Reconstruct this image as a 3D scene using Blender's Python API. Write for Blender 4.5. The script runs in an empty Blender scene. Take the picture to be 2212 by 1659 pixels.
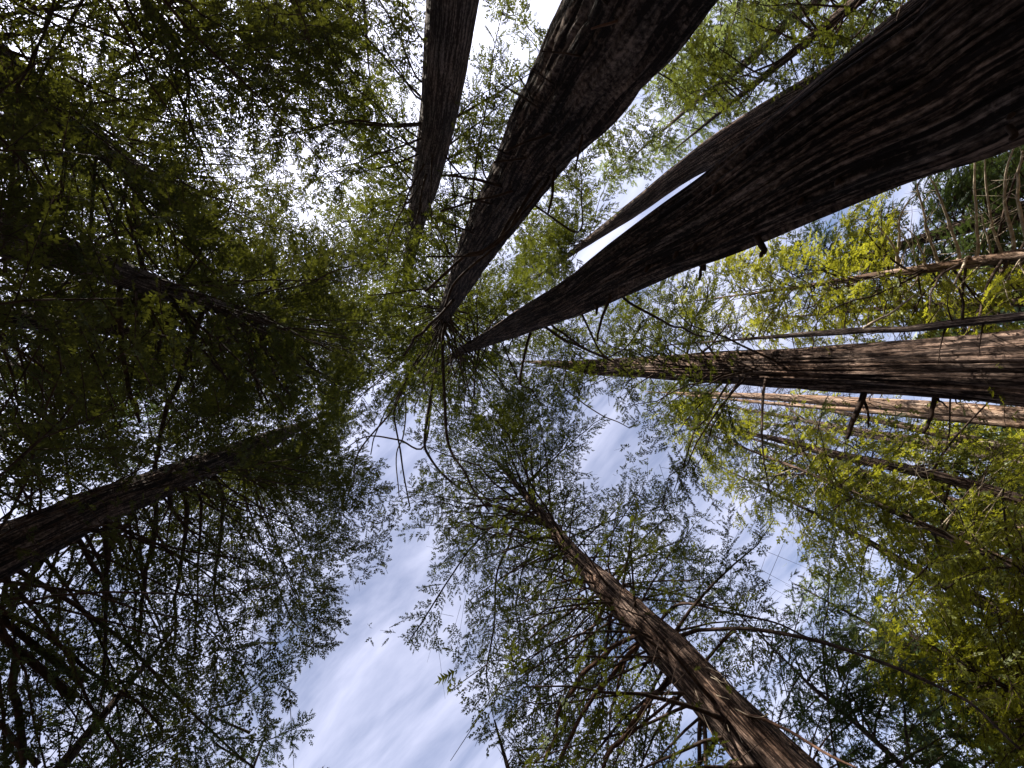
import bpy, math, random
import numpy as np
from mathutils import Matrix, Vector

R = math.radians
random.seed(7)
rng = np.random.default_rng(11)
scene = bpy.context.scene
COL = scene.collection

# ------------------------------------------------------------------ camera
W0, H0, FPX = 2212.0, 1659.0, 831.0          # survey sheet of the photograph and its focal length
CX, CY = W0 / 2, H0 / 2
ZEN = (870.0, 800.0)                          # where the plumb line meets the sheet
CAM = np.array([0.0, 0.0, 1.55])
zc = np.array([ZEN[0] - CX, -(ZEN[1] - CY), -FPX]); zc /= np.linalg.norm(zc)
ex = np.array([1.0, 0, 0]); xw = ex - ex.dot(zc) * zc; xw /= np.linalg.norm(xw)
yw = np.cross(zc, xw)
ROT = np.array([xw, yw, zc])                  # camera space -> world
cam_d = bpy.data.cameras.new('camera')
cam = bpy.data.objects.new('camera', cam_d)
COL.objects.link(cam)
cam_d.sensor_width = 36.0
cam_d.lens = 36.0 * FPX / W0
cam_d.clip_start = 0.05
cam_d.clip_end = 2000
M4 = Matrix([list(ROT[0]) + [CAM[0]], list(ROT[1]) + [CAM[1]], list(ROT[2]) + [CAM[2]], [0, 0, 0, 1]])
cam.matrix_world = M4
scene.camera = cam

# ------------------------------------------------------------------ sun and sky
SUN_EL = R(43)
sun_h = np.array([-0.53, -0.85]); sun_h /= np.linalg.norm(sun_h)
SUN = np.array([sun_h[0] * math.cos(SUN_EL), sun_h[1] * math.cos(SUN_EL), math.sin(SUN_EL)])
sd = bpy.data.lights.new('sun', 'SUN')
sd.energy = 5.0
sd.angle = R(0.53)
sd.color = (1.0, 0.93, 0.82)
so = bpy.data.objects.new('sun', sd)
COL.objects.link(so)
so.rotation_euler = Vector(SUN).to_track_quat('Z', 'Y').to_euler()
so.location = (0, 0, 80)

world = bpy.data.worlds.new('World')
scene.world = world
world.use_nodes = True
nt = world.node_tree
nt.nodes.clear()
N, Lk = nt.nodes, nt.links
def nd(tree, typ, **kw):
    n = tree.nodes.new(typ)
    for k, v in kw.items():
        if k.startswith('i_'):
            n.inputs[k[2:].replace('_', ' ')].default_value = v
        else:
            setattr(n, k, v)
    return n
def mth(tree, op, a, b=None, c=None, clamp=False):
    n = tree.nodes.new('ShaderNodeMath'); n.operation = op; n.use_clamp = clamp
    for i, v in enumerate((a, b, c)):
        if v is None: continue
        if isinstance(v, (int, float)): n.inputs[i].default_value = v
        else: tree.links.new(v, n.inputs[i])
    return n.outputs[0]
sky = nd(nt, 'ShaderNodeTexSky')
sky.sky_type = 'NISHITA'
sky.sun_disc = False
sky.sun_elevation = SUN_EL
sky.sun_rotation = math.atan2(SUN[0], SUN[1])
sky.air_density = 1.0; sky.dust_density = 1.2; sky.ozone_density = 1.6
tc = nd(nt, 'ShaderNodeTexCoord')
sep = nd(nt, 'ShaderNodeSeparateXYZ'); Lk.new(tc.outputs['Generated'], sep.inputs[0])
zmax = mth(nt, 'MAXIMUM', sep.outputs[2], 0.12)
ux = mth(nt, 'DIVIDE', sep.outputs[0], zmax)
uy = mth(nt, 'DIVIDE', sep.outputs[1], zmax)
# cirrus plane, streaks lie along (1,-1)
al = mth(nt, 'MULTIPLY', mth(nt, 'SUBTRACT', ux, uy), 0.7071)
ac = mth(nt, 'MULTIPLY', mth(nt, 'ADD', ux, uy), 0.7071)
cmb = nd(nt, 'ShaderNodeCombineXYZ')
Lk.new(mth(nt, 'MULTIPLY', al, 1.1), cmb.inputs[0]); Lk.new(mth(nt, 'MULTIPLY', ac, 3.6), cmb.inputs[1])
n1 = nd(nt, 'ShaderNodeTexNoise'); n1.inputs['Scale'].default_value = 1.5; n1.inputs['Detail'].default_value = 7; n1.inputs['Roughness'].default_value = 0.56; n1.inputs['Distortion'].default_value = 0.35
Lk.new(cmb.outputs[0], n1.inputs['Vector'])
cmb2 = nd(nt, 'ShaderNodeCombineXYZ')
Lk.new(ux, cmb2.inputs[0]); Lk.new(uy, cmb2.inputs[1])
n2 = nd(nt, 'ShaderNodeTexNoise'); n2.inputs['Scale'].default_value = 1.3; n2.inputs['Detail'].default_value = 5; n2.inputs['Roughness'].default_value = 0.6
Lk.new(cmb2.outputs[0], n2.inputs['Vector'])
cl = mth(nt, 'ADD', mth(nt, 'MULTIPLY', n1.outputs[0], 2.3), mth(nt, 'MULTIPLY', n2.outputs[0], 0.9))
cl = mth(nt, 'SUBTRACT', cl, 1.05, clamp=True)
dot = nd(nt, 'ShaderNodeVectorMath'); dot.operation = 'DOT_PRODUCT'
Lk.new(tc.outputs['Generated'], dot.inputs[0]); dot.inputs[1].default_value = tuple(SUN)
dpos = mth(nt, 'MAXIMUM', dot.outputs['Value'], 0.0)
glow = mth(nt, 'POWER', dpos, 4.0)
fac = mth(nt, 'ADD', mth(nt, 'MULTIPLY', cl, 0.74), mth(nt, 'MULTIPLY', glow, 0.55), clamp=True)
bright = mth(nt, 'ADD', 5.9, mth(nt, 'MULTIPLY', glow, 8.0))
ccol = nd(nt, 'ShaderNodeVectorMath'); ccol.operation = 'SCALE'
ccol.inputs[0].default_value = (0.92, 0.935, 1.17)
Lk.new(bright, ccol.inputs['Scale'])
mx = nd(nt, 'ShaderNodeMix', data_type='RGBA')
Lk.new(fac, mx.inputs[0])
skys = nd(nt, 'ShaderNodeVectorMath'); skys.operation = 'MULTIPLY'
Lk.new(sky.outputs[0], skys.inputs[0]); skys.inputs[1].default_value = (1.1, 0.99, 1.02)
Lk.new(skys.outputs[0], mx.inputs[6]); Lk.new(ccol.outputs[0], mx.inputs[7])
bg = nd(nt, 'ShaderNodeBackground'); bg.inputs['Strength'].default_value = 0.070
Lk.new(mx.outputs[2], bg.inputs[0])
wo = nd(nt, 'ShaderNodeOutputWorld'); Lk.new(bg.outputs[0], wo.inputs[0])

scene.view_settings.view_transform = 'Standard'
scene.view_settings.look = 'None'
scene.view_settings.exposure = 1.58
scene.view_settings.gamma = 1.0
scene.view_settings.use_curve_mapping = False
scene.render.engine = 'CYCLES'
scene.cycles.max_bounces = 6
scene.cycles.diffuse_bounces = 3
scene.cycles.glossy_bounces = 1
scene.cycles.transmission_bounces = 3
scene.cycles.transparent_max_bounces = 4
scene.cycles.use_denoising = True

# ------------------------------------------------------------------ survey geometry
def ray(u, v):
    d = np.stack([np.asarray(u, float) - CX, -(np.asarray(v, float) - CY), np.full(np.shape(u), -FPX)], -1)
    d = d @ ROT.T
    return d / np.linalg.norm(d, axis=-1, keepdims=True)
def project(p):
    d = (np.asarray(p) - CAM) @ ROT
    dep = -d[..., 2]
    s = FPX / np.maximum(dep, 1e-3)
    return CX + d[..., 0] * s, CY - d[..., 1] * s, dep
SHEET = {1: (0, 0), 2: (737.33, 0), 3: (1474.67, 0), 4: (0, 553), 5: (737.33, 553), 6: (1474.67, 553), 7: (0, 1106), 8: (737.33, 1106), 9: (1474.67, 1106), 0: (0, 0)}
def q(sheet, text):
    k = 3.0 if sheet else 1.0
    ox, oy = SHEET[sheet]
    return np.array([[float(a.split(',')[0]) / k + ox, float(a.split(',')[1]) / k + oy] for a in text.split()])

# ------------------------------------------------------------------ noise
def _h(ix, iy, iz):
    n = (ix.astype(np.int64) * 374761393 + iy.astype(np.int64) * 668265263 + iz.astype(np.int64) * 2147483647) & 0xffffffff
    n = ((n ^ (n >> 13)) * 1274126177) & 0xffffffff
    n = ((n ^ (n >> 16)) * 2246822519) & 0xffffffff
    return ((n ^ (n >> 15)) & 0xffff) / 65535.0
def vnoise(x, y, z):
    ix, iy, iz = np.floor(x), np.floor(y), np.floor(z)
    fx, fy, fz = x - ix, y - iy, z - iz
    fx, fy, fz = (f * f * (3 - 2 * f) for f in (fx, fy, fz))
    o = 0
    for dx in (0, 1):
        for dy in (0, 1):
            for dz in (0, 1):
                w = (fx if dx else 1 - fx) * (fy if dy else 1 - fy) * (fz if dz else 1 - fz)
                o = o + w * _h(ix + dx, iy + dy, iz + dz)
    return o

# ------------------------------------------------------------------ mesh helpers
def mesh_obj(name, verts, faces, mat, parent=None, base=(0, 0, 0), smooth=False, uv=None, tint=None):
    """faces: list of int arrays (n,3) or (n,4)."""
    me = bpy.data.meshes.new(name)
    verts = np.asarray(verts, np.float32) - np.asarray(base, np.float32)
    me.vertices.add(len(verts)); me.vertices.foreach_set('co', verts.ravel())
    faces = [np.asarray(f, np.int32) for f in faces if len(f)]
    li = np.concatenate([f.ravel() for f in faces])
    lt = np.concatenate([np.full(len(f), f.shape[1], np.int32) for f in faces])
    ls = np.concatenate([[0], np.cumsum(lt)[:-1]]).astype(np.int32)
    me.loops.add(len(li)); me.loops.foreach_set('vertex_index', li)
    me.polygons.add(len(lt)); me.polygons.foreach_set('loop_start', ls)
    me.polygons.foreach_set('loop_total', lt)
    if smooth: me.polygons.foreach_set('use_smooth', np.ones(len(lt), bool))
    if uv is not None:
        l = me.uv_layers.new(name='bark'); l.data.foreach_set('uv', np.asarray(uv, np.float32)[li].ravel())
    if tint is not None:
        a = me.attributes.new('tint', 'FLOAT', 'FACE'); a.data.foreach_set('value', np.asarray(tint, np.float32))
    me.update()
    me.validate()
    me.materials.append(mat)
    o = bpy.data.objects.new(name, me)
    COL.objects.link(o)
    if parent is not None: o.parent = parent
    return o
def catmull(pts, n):
    pts = np.asarray(pts, float)
    if len(pts) == 2:
        t = np.linspace(0, 1, n)[:, None]
        return pts[0] * (1 - t) + pts[1] * t
    p = np.vstack([2 * pts[0] - pts[1], pts, 2 * pts[-1] - pts[-2]])
    s = np.linspace(0, len(pts) - 1 - 1e-6, n)
    i = s.astype(int); t = (s - i)[:, None]
    a, b, c, d = p[i], p[i + 1], p[i + 2], p[i + 3]
    return 0.5 * (2 * b + (c - a) * t + (2 * a - 5 * b + 4 * c - d) * t ** 2 + (3 * b - a - 3 * c + d) * t ** 3)
def tube(path, rad, k=6):
    path = np.asarray(path, float); rad = np.asarray(rad, float); n = len(path)
    tg = np.gradient(path, axis=0); tg /= np.linalg.norm(tg, axis=1, keepdims=True) + 1e-9
    ref = np.array([0.13, 0.21, 1.0]) if abs(tg[:, 2]).mean() < 0.8 else np.array([1.0, 0.1, 0.2])
    a = np.cross(tg, ref); a /= np.linalg.norm(a, axis=1, keepdims=True) + 1e-9
    b = np.cross(tg, a)
    th = np.linspace(0, 2 * np.pi, k, endpoint=False)
    ring = path[:, None] + rad[:, None, None] * (a[:, None] * np.cos(th)[None, :, None] + b[:, None] * np.sin(th)[None, :, None])
    v = ring.reshape(-1, 3)
    i = np.arange(n - 1)[:, None] * k; j = np.arange(k)[None]; j2 = (j + 1) % k
    f = np.stack([i + j, i + j2, i + k + j2, i + k + j], -1).reshape(-1, 4)
    v = np.vstack([v, path[-1] + tg[-1] * rad[-1] * 0.6, path[0]])
    e = (n - 1) * k; js = np.arange(k)
    tip = np.stack([e + js, e + (js + 1) % k, np.full(k, len(v) - 2)], -1)
    return v, f, tip
class Bag:
    def __init__(s): s.v, s.f4, s.f3, s.n = [], [], [], 0
    def add(s, v, f4=None, f3=None):
        s.v.append(np.asarray(v, np.float32))
        if f4 is not None and len(f4): s.f4.append(np.asarray(f4) + s.n)
        if f3 is not None and len(f3): s.f3.append(np.asarray(f3) + s.n)
        s.n += len(v)
    def tube(s, path, rad, k=5):
        v, f, t = tube(path, rad, k); s.add(v, f, t)
    def obj(s, name, mat, parent=None, base=(0, 0, 0), smooth=True):
        if not s.n: return None
        fs = []
        if s.f4: fs.append(np.concatenate(s.f4))
        if s.f3: fs.append(np.concatenate(s.f3))
        return mesh_obj(name, np.concatenate(s.v), fs, mat, parent, base, smooth)

# ------------------------------------------------------------------ materials
def new_mat(name):
    m = bpy.data.materials.new(name); m.use_nodes = True
    m.node_tree.nodes.clear()
    return m, m.node_tree
def ramp(t, fac, stops):
    r = t.nodes.new('ShaderNodeValToRGB')
    e = r.color_ramp.elements
    while len(e) < len(stops): e.new(0.5)
    for i, (p, c) in enumerate(stops):
        e[i].position = p; e[i].color = (*c, 1)
    t.links.new(fac, r.inputs[0])
    return r.outputs[0]
def bark_mat(name, dark, mid, light, su=16.0, sv=1.1, bump=0.9, flake=0.5):
    m, t = new_mat(name)
    uvn = t.nodes.new('ShaderNodeUVMap'); uvn.uv_map = 'bark'
    mp = t.nodes.new('ShaderNodeMapping'); mp.inputs['Scale'].default_value = (su, sv, 1)
    t.links.new(uvn.outputs[0], mp.inputs[0])
    a = nd(t, 'ShaderNodeTexNoise'); a.inputs['Scale'].default_value = 1.0; a.inputs['Detail'].default_value = 7; a.inputs['Roughness'].default_value = 0.66; a.inputs['Distortion'].default_value = 0.2
    t.links.new(mp.outputs[0], a.inputs['Vector'])
    mp2 = t.nodes.new('ShaderNodeMapping'); mp2.inputs['Scale'].default_value = (su * 1.5, sv * 7, 1)
    t.links.new(uvn.outputs[0], mp2.inputs[0])
    b = nd(t, 'ShaderNodeTexNoise'); b.inputs['Scale'].default_value = 1.0; b.inputs['Detail'].default_value = 5; b.inputs['Roughness'].default_value = 0.65
    t.links.new(mp2.outputs[0], b.inputs['Vector'])
    mp3 = t.nodes.new('ShaderNodeMapping'); mp3.inputs['Scale'].default_value = (2.3, 0.7, 1)
    t.links.new(uvn.outputs[0], mp3.inputs[0])
    c = nd(t, 'ShaderNodeTexNoise'); c.inputs['Scale'].default_value = 1.0; c.inputs['Detail'].default_value = 3
    t.links.new(mp3.outputs[0], c.inputs['Vector'])
    mp4 = t.nodes.new('ShaderNodeMapping'); mp4.inputs['Scale'].default_value = (su * 0.55, 0.42, 1)
    t.links.new(uvn.outputs[0], mp4.inputs[0])
    gq = nd(t, 'ShaderNodeTexNoise'); gq.inputs['Scale'].default_value = 1.0; gq.inputs['Detail'].default_value = 3; gq.inputs['Roughness'].default_value = 0.6; gq.inputs['Distortion'].default_value = 0.15
    t.links.new(mp4.outputs[0], gq.inputs['Vector'])
    fur = mth(t, 'SUBTRACT', 1.0, mth(t, 'MULTIPLY', mth(t, 'ABSOLUTE', mth(t, 'SUBTRACT', gq.outputs[0], 0.5)), 9.0), clamp=True)
    h = mth(t, 'ADD', mth(t, 'MULTIPLY', a.outputs[0], 1 - flake), mth(t, 'MULTIPLY', b.outputs[0], flake))
    h = mth(t, 'SUBTRACT', h, mth(t, 'MULTIPLY', mth(t, 'POWER', fur, 1.5), 0.16))
    col = ramp(t, h, [(0.40, dark), (0.5, mid), (0.60, light)])
    hs = t.nodes.new('ShaderNodeHueSaturation')
    t.links.new(col, hs.inputs['Color'])
    t.links.new(mth(t, 'ADD', 0.55, mth(t, 'MULTIPLY', c.outputs[0], 0.85)), hs.inputs['Value'])
    t.links.new(mth(t, 'ADD', 0.55, mth(t, 'MULTIPLY', c.outputs[0], 0.8)), hs.inputs['Saturation'])
    bp = t.nodes.new('ShaderNodeBump'); bp.inputs['Strength'].default_value = bump; bp.inputs['Distance'].default_value = 0.06
    t.links.new(h, bp.inputs['Height'])
    pb = t.nodes.new('ShaderNodeBsdfPrincipled'); pb.inputs['Roughness'].default_value = 0.92
    pb.inputs['Specular IOR Level'].default_value = 0.15
    t.links.new(hs.outputs[0], pb.inputs['Base Color']); t.links.new(bp.outputs[0], pb.inputs['Normal'])
    o = t.nodes.new('ShaderNodeOutputMaterial'); t.links.new(pb.outputs[0], o.inputs[0])
    return m
def wood_mat(name, dark, light, scale=9.0):
    m, t = new_mat(name)
    tcn = t.nodes.new('ShaderNodeTexCoord')
    a = nd(t, 'ShaderNodeTexNoise'); a.inputs['Scale'].default_value = scale; a.inputs['Detail'].default_value = 5
    t.links.new(tcn.outputs['Object'], a.inputs['Vector'])
    col = ramp(t, a.outputs[0], [(0.35, dark), (0.65, light)])
    bp = t.nodes.new('ShaderNodeBump'); bp.inputs['Strength'].default_value = 0.7; bp.inputs['Distance'].default_value = 0.02
    t.links.new(a.outputs[0], bp.inputs['Height'])
    pb = t.nodes.new('ShaderNodeBsdfPrincipled'); pb.inputs['Roughness'].default_value = 0.9
    pb.inputs['Specular IOR Level'].default_value = 0.15
    t.links.new(col, pb.inputs['Base Color']); t.links.new(bp.outputs[0], pb.inputs['Normal'])
    o = t.nodes.new('ShaderNodeOutputMaterial'); t.links.new(pb.outputs[0], o.inputs[0])
    return m
def leaf_mat(name, dark, light, trans, tw=0.42):
    m, t = new_mat(name)
    at = t.nodes.new('ShaderNodeAttribute'); at.attribute_name = 'tint'
    col = ramp(t, at.outputs['Fac'], [(0.0, dark), (1.0, light)])
    tr = ramp(t, at.outputs['Fac'], [(0.0, tuple(c * 0.6 for c in trans)), (1.0, trans)])
    d = t.nodes.new('ShaderNodeBsdfDiffuse'); t.links.new(col, d.inputs[0])
    tb = t.nodes.new('ShaderNodeBsdfTranslucent'); t.links.new(tr, tb.inputs[0])
    ms = t.nodes.new('ShaderNodeMixShader'); ms.inputs[0].default_value = tw
    t.links.new(d.outputs[0], ms.inputs[1]); t.links.new(tb.outputs[0], ms.inputs[2])
    gl = t.nodes.new('ShaderNodeBsdfGlossy'); gl.inputs['Roughness'].default_value = 0.45; gl.inputs[0].default_value = (0.6, 0.65, 0.6, 1)
    m2 = t.nodes.new('ShaderNodeMixShader'); m2.inputs[0].default_value = 0.035
    t.links.new(ms.outputs[0], m2.inputs[1]); t.links.new(gl.outputs[0], m2.inputs[2])
    o = t.nodes.new('ShaderNodeOutputMaterial'); t.links.new(m2.outputs[0], o.inputs[0])
    return m
BARK = bark_mat('redwood bark', (0.013, 0.008, 0.006), (0.085, 0.056, 0.041), (0.25, 0.17, 0.128), su=18, sv=1.9)
BARK_FLAKY = bark_mat('flaky dark bark', (0.014, 0.009, 0.007), (0.075, 0.051, 0.039), (0.20, 0.142, 0.11), su=11, sv=2.6, flake=0.6, bump=1.0)
BARK_GREY = bark_mat('grey brown bark', (0.03, 0.02, 0.016), (0.125, 0.09, 0.073), (0.24, 0.178, 0.148), su=20, sv=1.6, flake=0.5, bump=0.7)
BARK_MID = bark_mat('brown redwood bark', (0.022, 0.013, 0.010), (0.15, 0.098, 0.073), (0.34, 0.235, 0.178))
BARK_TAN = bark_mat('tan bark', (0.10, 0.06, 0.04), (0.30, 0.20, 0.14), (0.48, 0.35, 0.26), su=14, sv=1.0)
WOOD = wood_mat('branch bark', (0.022, 0.015, 0.012), (0.075, 0.05, 0.038))
WOOD_RED = wood_mat('reddish branch bark', (0.05, 0.028, 0.02), (0.16, 0.09, 0.062))
WOOD_PALE = wood_mat('pale dead wood', (0.22, 0.175, 0.125), (0.50, 0.42, 0.32))
LEAF = {
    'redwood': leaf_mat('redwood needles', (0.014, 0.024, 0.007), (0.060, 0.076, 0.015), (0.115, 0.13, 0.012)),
    'dark': leaf_mat('redwood needles shaded in colour', (0.018, 0.026, 0.009), (0.065, 0.080, 0.022), (0.10, 0.108, 0.012), 0.33),  # copy of the redwood needles; canopy shade put in as dimmer translucent colour
    'fir': leaf_mat('fir needles', (0.012, 0.023, 0.010), (0.045, 0.068, 0.025), (0.08, 0.115, 0.022), 0.34),
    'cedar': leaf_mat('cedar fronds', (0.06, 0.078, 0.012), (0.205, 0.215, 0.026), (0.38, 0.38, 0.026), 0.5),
    'blue': leaf_mat('grey green needles', (0.055, 0.08, 0.035), (0.16, 0.20, 0.085), (0.22, 0.265, 0.07), 0.44),
}

# ------------------------------------------------------------------ ground and far wood
def ground():
    m, t = new_mat('forest floor')
    tcn = t.nodes.new('ShaderNodeTexCoord')
    a = nd(t, 'ShaderNodeTexNoise'); a.inputs['Scale'].default_value = 0.9; a.inputs['Detail'].default_value = 9
    t.links.new(tcn.outputs['Object'], a.inputs['Vector'])
    col = ramp(t, a.outputs[0], [(0.3, (0.03, 0.02, 0.013)), (0.55, (0.085, 0.055, 0.034)), (0.75, (0.06, 0.062, 0.025))])
    pb = t.nodes.new('ShaderNodeBsdfPrincipled'); pb.inputs['Roughness'].default_value = 1.0
    t.links.new(col, pb.inputs['Base Color'])
    o = t.nodes.new('ShaderNodeOutputMaterial'); t.links.new(pb.outputs[0], o.inputs[0])
    rr = np.concatenate([[0.01], np.geomspace(1.0, 900, 46)]); k = 72
    th = np.linspace(0, 2 * np.pi, k, endpoint=False)
    x = rr[:, None] * np.cos(th); y = rr[:, None] * np.sin(th)
    z = (vnoise(x * 0.11, y * 0.11, x * 0) - 0.5) * np.minimum(rr[:, None] * 0.05, 1.2) + (vnoise(x * 0.7, y * 0.7, x * 0 + 3) - 0.5) * 0.15
    v = np.stack([x, y, z], -1).reshape(-1, 3)
    i = np.arange(len(rr) - 1)[:, None] * k; j = np.arange(k)[None]; j2 = (j + 1) % k
    f = np.stack([i + j, i + k + j, i + k + j2, i + j2], -1).reshape(-1, 4)
    o = mesh_obj('ground', v, [f], m, smooth=True)
    o['kind'] = 'structure'; o['label'] = 'brown forest floor of needles and duff'
    return o
ground()

def far_wood():
    """the unbroken forest all round the grove, beyond the trees one can tell apart"""
    tv, cv, tint = Bag(), [], []
    r2 = np.random.default_rng(5)
    for i in range(250):
        az = r2.uniform(0, 2 * np.pi) if i < 170 else r2.uniform(-0.9, 1.0)
        d = r2.uniform(34, 80)
        if math.cos(az) > 0.25: d = r2.uniform(48, 85)
        h = d * math.tan(R(r2.uniform(20, 29) if math.cos(az) > 0.25 else r2.uniform(27, 37)))
        h = min(h, 38)
        x, y = d * math.cos(az), d * math.sin(az)
        tv.tube([(x, y, -1), (x, y, h * 0.5), (x, y, h)], [0.4, 0.28, 0.03], 5)
        n = 430
        f = r2.random(n) ** 0.8
        zz = h * (0.12 + 0.88 * f)
        rad = (1 - f) * 3.4 + 0.3
        a = r2.uniform(0, 2 * np.pi, n); rr = rad * np.sqrt(r2.random(n))
        c = np.stack([x + rr * np.cos(a), y + rr * np.sin(a), zz - rr * 0.25], -1)
        s = r2.uniform(0.45, 1.1, n)[:, None]
        cv.append(np.stack([c + r2.normal(0, 0.6, (n, 3)) * s for _ in range(3)], 1).reshape(-1, 3))
        tint.append(np.clip(r2.normal(0.4, 0.25, n), 0, 1))
    e = bpy.data.objects.new('distant_forest', None); COL.objects.link(e)
    e['kind'] = 'stuff'; e['label'] = 'dark wall of distant conifers behind the grove'; e['category'] = 'forest'
    o = tv.obj('trunks', WOOD, e); o['kind'] = 'stuff'
    v = np.concatenate(cv)
    o = mesh_obj('crowns', v, [np.arange(len(v)).reshape(-1, 3)], LEAF['fir'], e, tint=np.concatenate(tint)); o['kind'] = 'stuff'
far_wood()

# ------------------------------------------------------------------ trees
TREES = []
class Tree: pass
def at_dist(u, v, D):
    d = ray(u, v)
    return CAM + d * (D / np.hypot(d[0], d[1]))
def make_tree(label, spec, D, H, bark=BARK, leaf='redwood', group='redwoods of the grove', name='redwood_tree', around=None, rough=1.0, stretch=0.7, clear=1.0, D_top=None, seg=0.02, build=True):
    """spec: 'u,v,half' survey marks from low to high on the stem, at horizontal distance D."""
    t = Tree(); t.label = label
    rows = [tuple(float(c) for c in s.split(',')) for s in spec.split()]
    P, Rd = [], []
    for i, (u, v, hw) in enumerate(rows):
        Di = D if D_top is None else D + (D_top - D) * i / max(1, len(rows) - 1)
        p = at_dist(u, v, Di); P.append(p)
        # perpendicular to the plumb line in the sheet
        dx, dy = ZEN[0] - u, ZEN[1] - v; l = math.hypot(dx, dy)
        rr = ray(np.array([u - dy / l * hw, u + dy / l * hw]), np.array([v + dx / l * hw, v - dx / l * hw]))
        ang = math.acos(np.clip(rr[0].dot(rr[1]), -1, 1)) / 2
        Rd.append(np.linalg.norm(p - CAM) * math.sin(ang))
    P, Rd = np.array(P), np.array(Rd)
    # down to the soil
    lo = P[0].copy()
    dn = (P[1] - P[0]) / max(0.5, P[1][2] - P[0][2]) if len(P) > 1 else np.array([0, 0, 1.0])
    dn[:2] = np.clip(dn[:2], -0.04, 0.04)
    zs = np.array([-0.6, 0.6, lo[2] * 0.55]) if lo[2] > 2 else np.array([-0.6])
    B = np.array([[lo[0] - dn[0] * (lo[2] - z), lo[1] - dn[1] * (lo[2] - z), z] for z in zs])
    Rb = Rd[0] * np.interp(zs, [-0.6, 1.0, max(3.0, lo[2])], [1.75, 1.28, 1.0])
    hi = P[-1]
    if H > hi[2] + 0.5:
        up = (P[-1] - P[-2]) if len(P) > 1 else np.array([0, 0, 1.0]); up = up / max(0.3, up[2]); up[:2] = np.clip(up[:2], -0.12, 0.12)
        T = np.array([hi + up * (H - hi[2]) * 0.5, hi + up * (H - hi[2])])
        Rt = np.array([min(Rd[-1] * 0.6, 0.16), 0.02])
    else:
        T, Rt = np.zeros((0, 3)), np.zeros(0)
    A = np.vstack([B, P, T]); Ra = np.concatenate([Rb, Rd, Rt])
    t.vis0 = len(B)
    # resample, finer where the stem is near
    path = catmull(A, 400); rad = np.interp(np.linspace(0, len(A) - 1, 400), np.arange(len(A)), Ra)
    sl = np.concatenate([[0], np.cumsum(np.linalg.norm(np.diff(path, axis=0), axis=1))])
    ss = [0.0]
    while ss[-1] < sl[-1]:
        p = np.array([np.interp(ss[-1], sl, path[:, c]) for c in range(3)])
        ss.append(ss[-1] + max(0.07, seg * np.linalg.norm(p - CAM)))
    ss = np.minimum(np.array(ss), sl[-1])
    t.path = np.stack([np.interp(ss, sl, path[:, c]) for c in range(3)], 1)
    t.rad = np.interp(ss, sl, rad); t.s = ss
    t.base = np.array([A[0][0], A[0][1], 0.0])
    t.H = t.path[-1][2]; t.D = D; t.clear = clear
    t.leaf = leaf; t.name = name
    e = bpy.data.objects.new(name, None); COL.objects.link(e)
    e.location = t.base; e['label'] = label; e['category'] = 'tree'
    if group: e['group'] = group
    t.e = e
    R0 = Rd.max()
    k = around or int(np.clip(2 * np.pi * R0 / (0.0026 * max(D, 4)), 14, 300))
    th = np.linspace(0, 2 * np.pi, k, endpoint=False) + math.atan2(t.base[1], t.base[0])
    n = len(ss)
    TH, S = np.meshgrid(th, ss)
    rl = np.minimum(R0, t.rad * 1.4)[:, None]
    sd_ = len(TREES) * 17.3
    X, Y = np.cos(TH), np.sin(TH)
    F = 15.0
    wx = (vnoise(X * R0 * 2, Y * R0 * 2, S * 0.8 + sd_) - 0.5) * 0.25
    ph = R0 * F
    r1 = vnoise(X * ph + wx, Y * ph + wx, S * stretch + sd_)
    r1 = 1 - np.abs(2 * r1 - 1)
    r2_ = vnoise(X * ph * 2.3 + wx, Y * ph * 2.3, S * stretch * 2.1 + sd_ + 40); r2_ = 1 - np.abs(2 * r2_ - 1)
    lump = vnoise(X * 1.4 + sd_, Y * 1.4, S * 0.33) - 0.5
    amp = (0.022 + 0.03 * R0) * rough
    disp = -(r1 ** 3.0 * 1.0 + r2_ ** 2.5 * 0.5) * amp * np.minimum(1, t.rad / R0 * 1.1)[:, None] + lump * 0.035 * t.rad[:, None]
    tg = np.gradient(t.path, axis=0); tg /= np.linalg.norm(tg, axis=1, keepdims=True) + 1e-9
    ax = np.array([1.0, 0, 0]) - tg * tg[:, :1]; ax /= np.linalg.norm(ax, axis=1, keepdims=True)
    ay = np.cross(tg, ax)
    rr = np.maximum(t.rad[:, None] + disp + amp * 0.4 * np.minimum(1, t.rad / R0)[:, None], t.rad[:, None] * 0.5)
    V = t.path[:, None] + rr[..., None] * (ax[:, None] * X[..., None] + ay[:, None] * Y[..., None])
    k1 = k + 1
    V = np.concatenate([V, V[:, :1]], 1)
    U = np.concatenate([(TH - th[0]), np.full((n, 1), 2 * np.pi)], 1) * R0
    UV = np.stack([U + sd_, np.concatenate([S, S[:, :1]], 1)], -1).reshape(-1, 2)
    i = np.arange(n - 1)[:, None] * k1; j = np.arange(k)[None]
    f = np.stack([i + j, i + j + 1, i + k1 + j + 1, i + k1 + j], -1).reshape(-1, 4)
    if build:
        mesh_obj('trunk', V.reshape(-1, 3), [f], bark, e, t.base, smooth=True, uv=UV)
    t.pu, t.pv, t.pd = project(t.path)
    t.id = len(TREES); t.limbs = Bag(); t.cand = []
    TREES.append(t)
    return t

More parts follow.
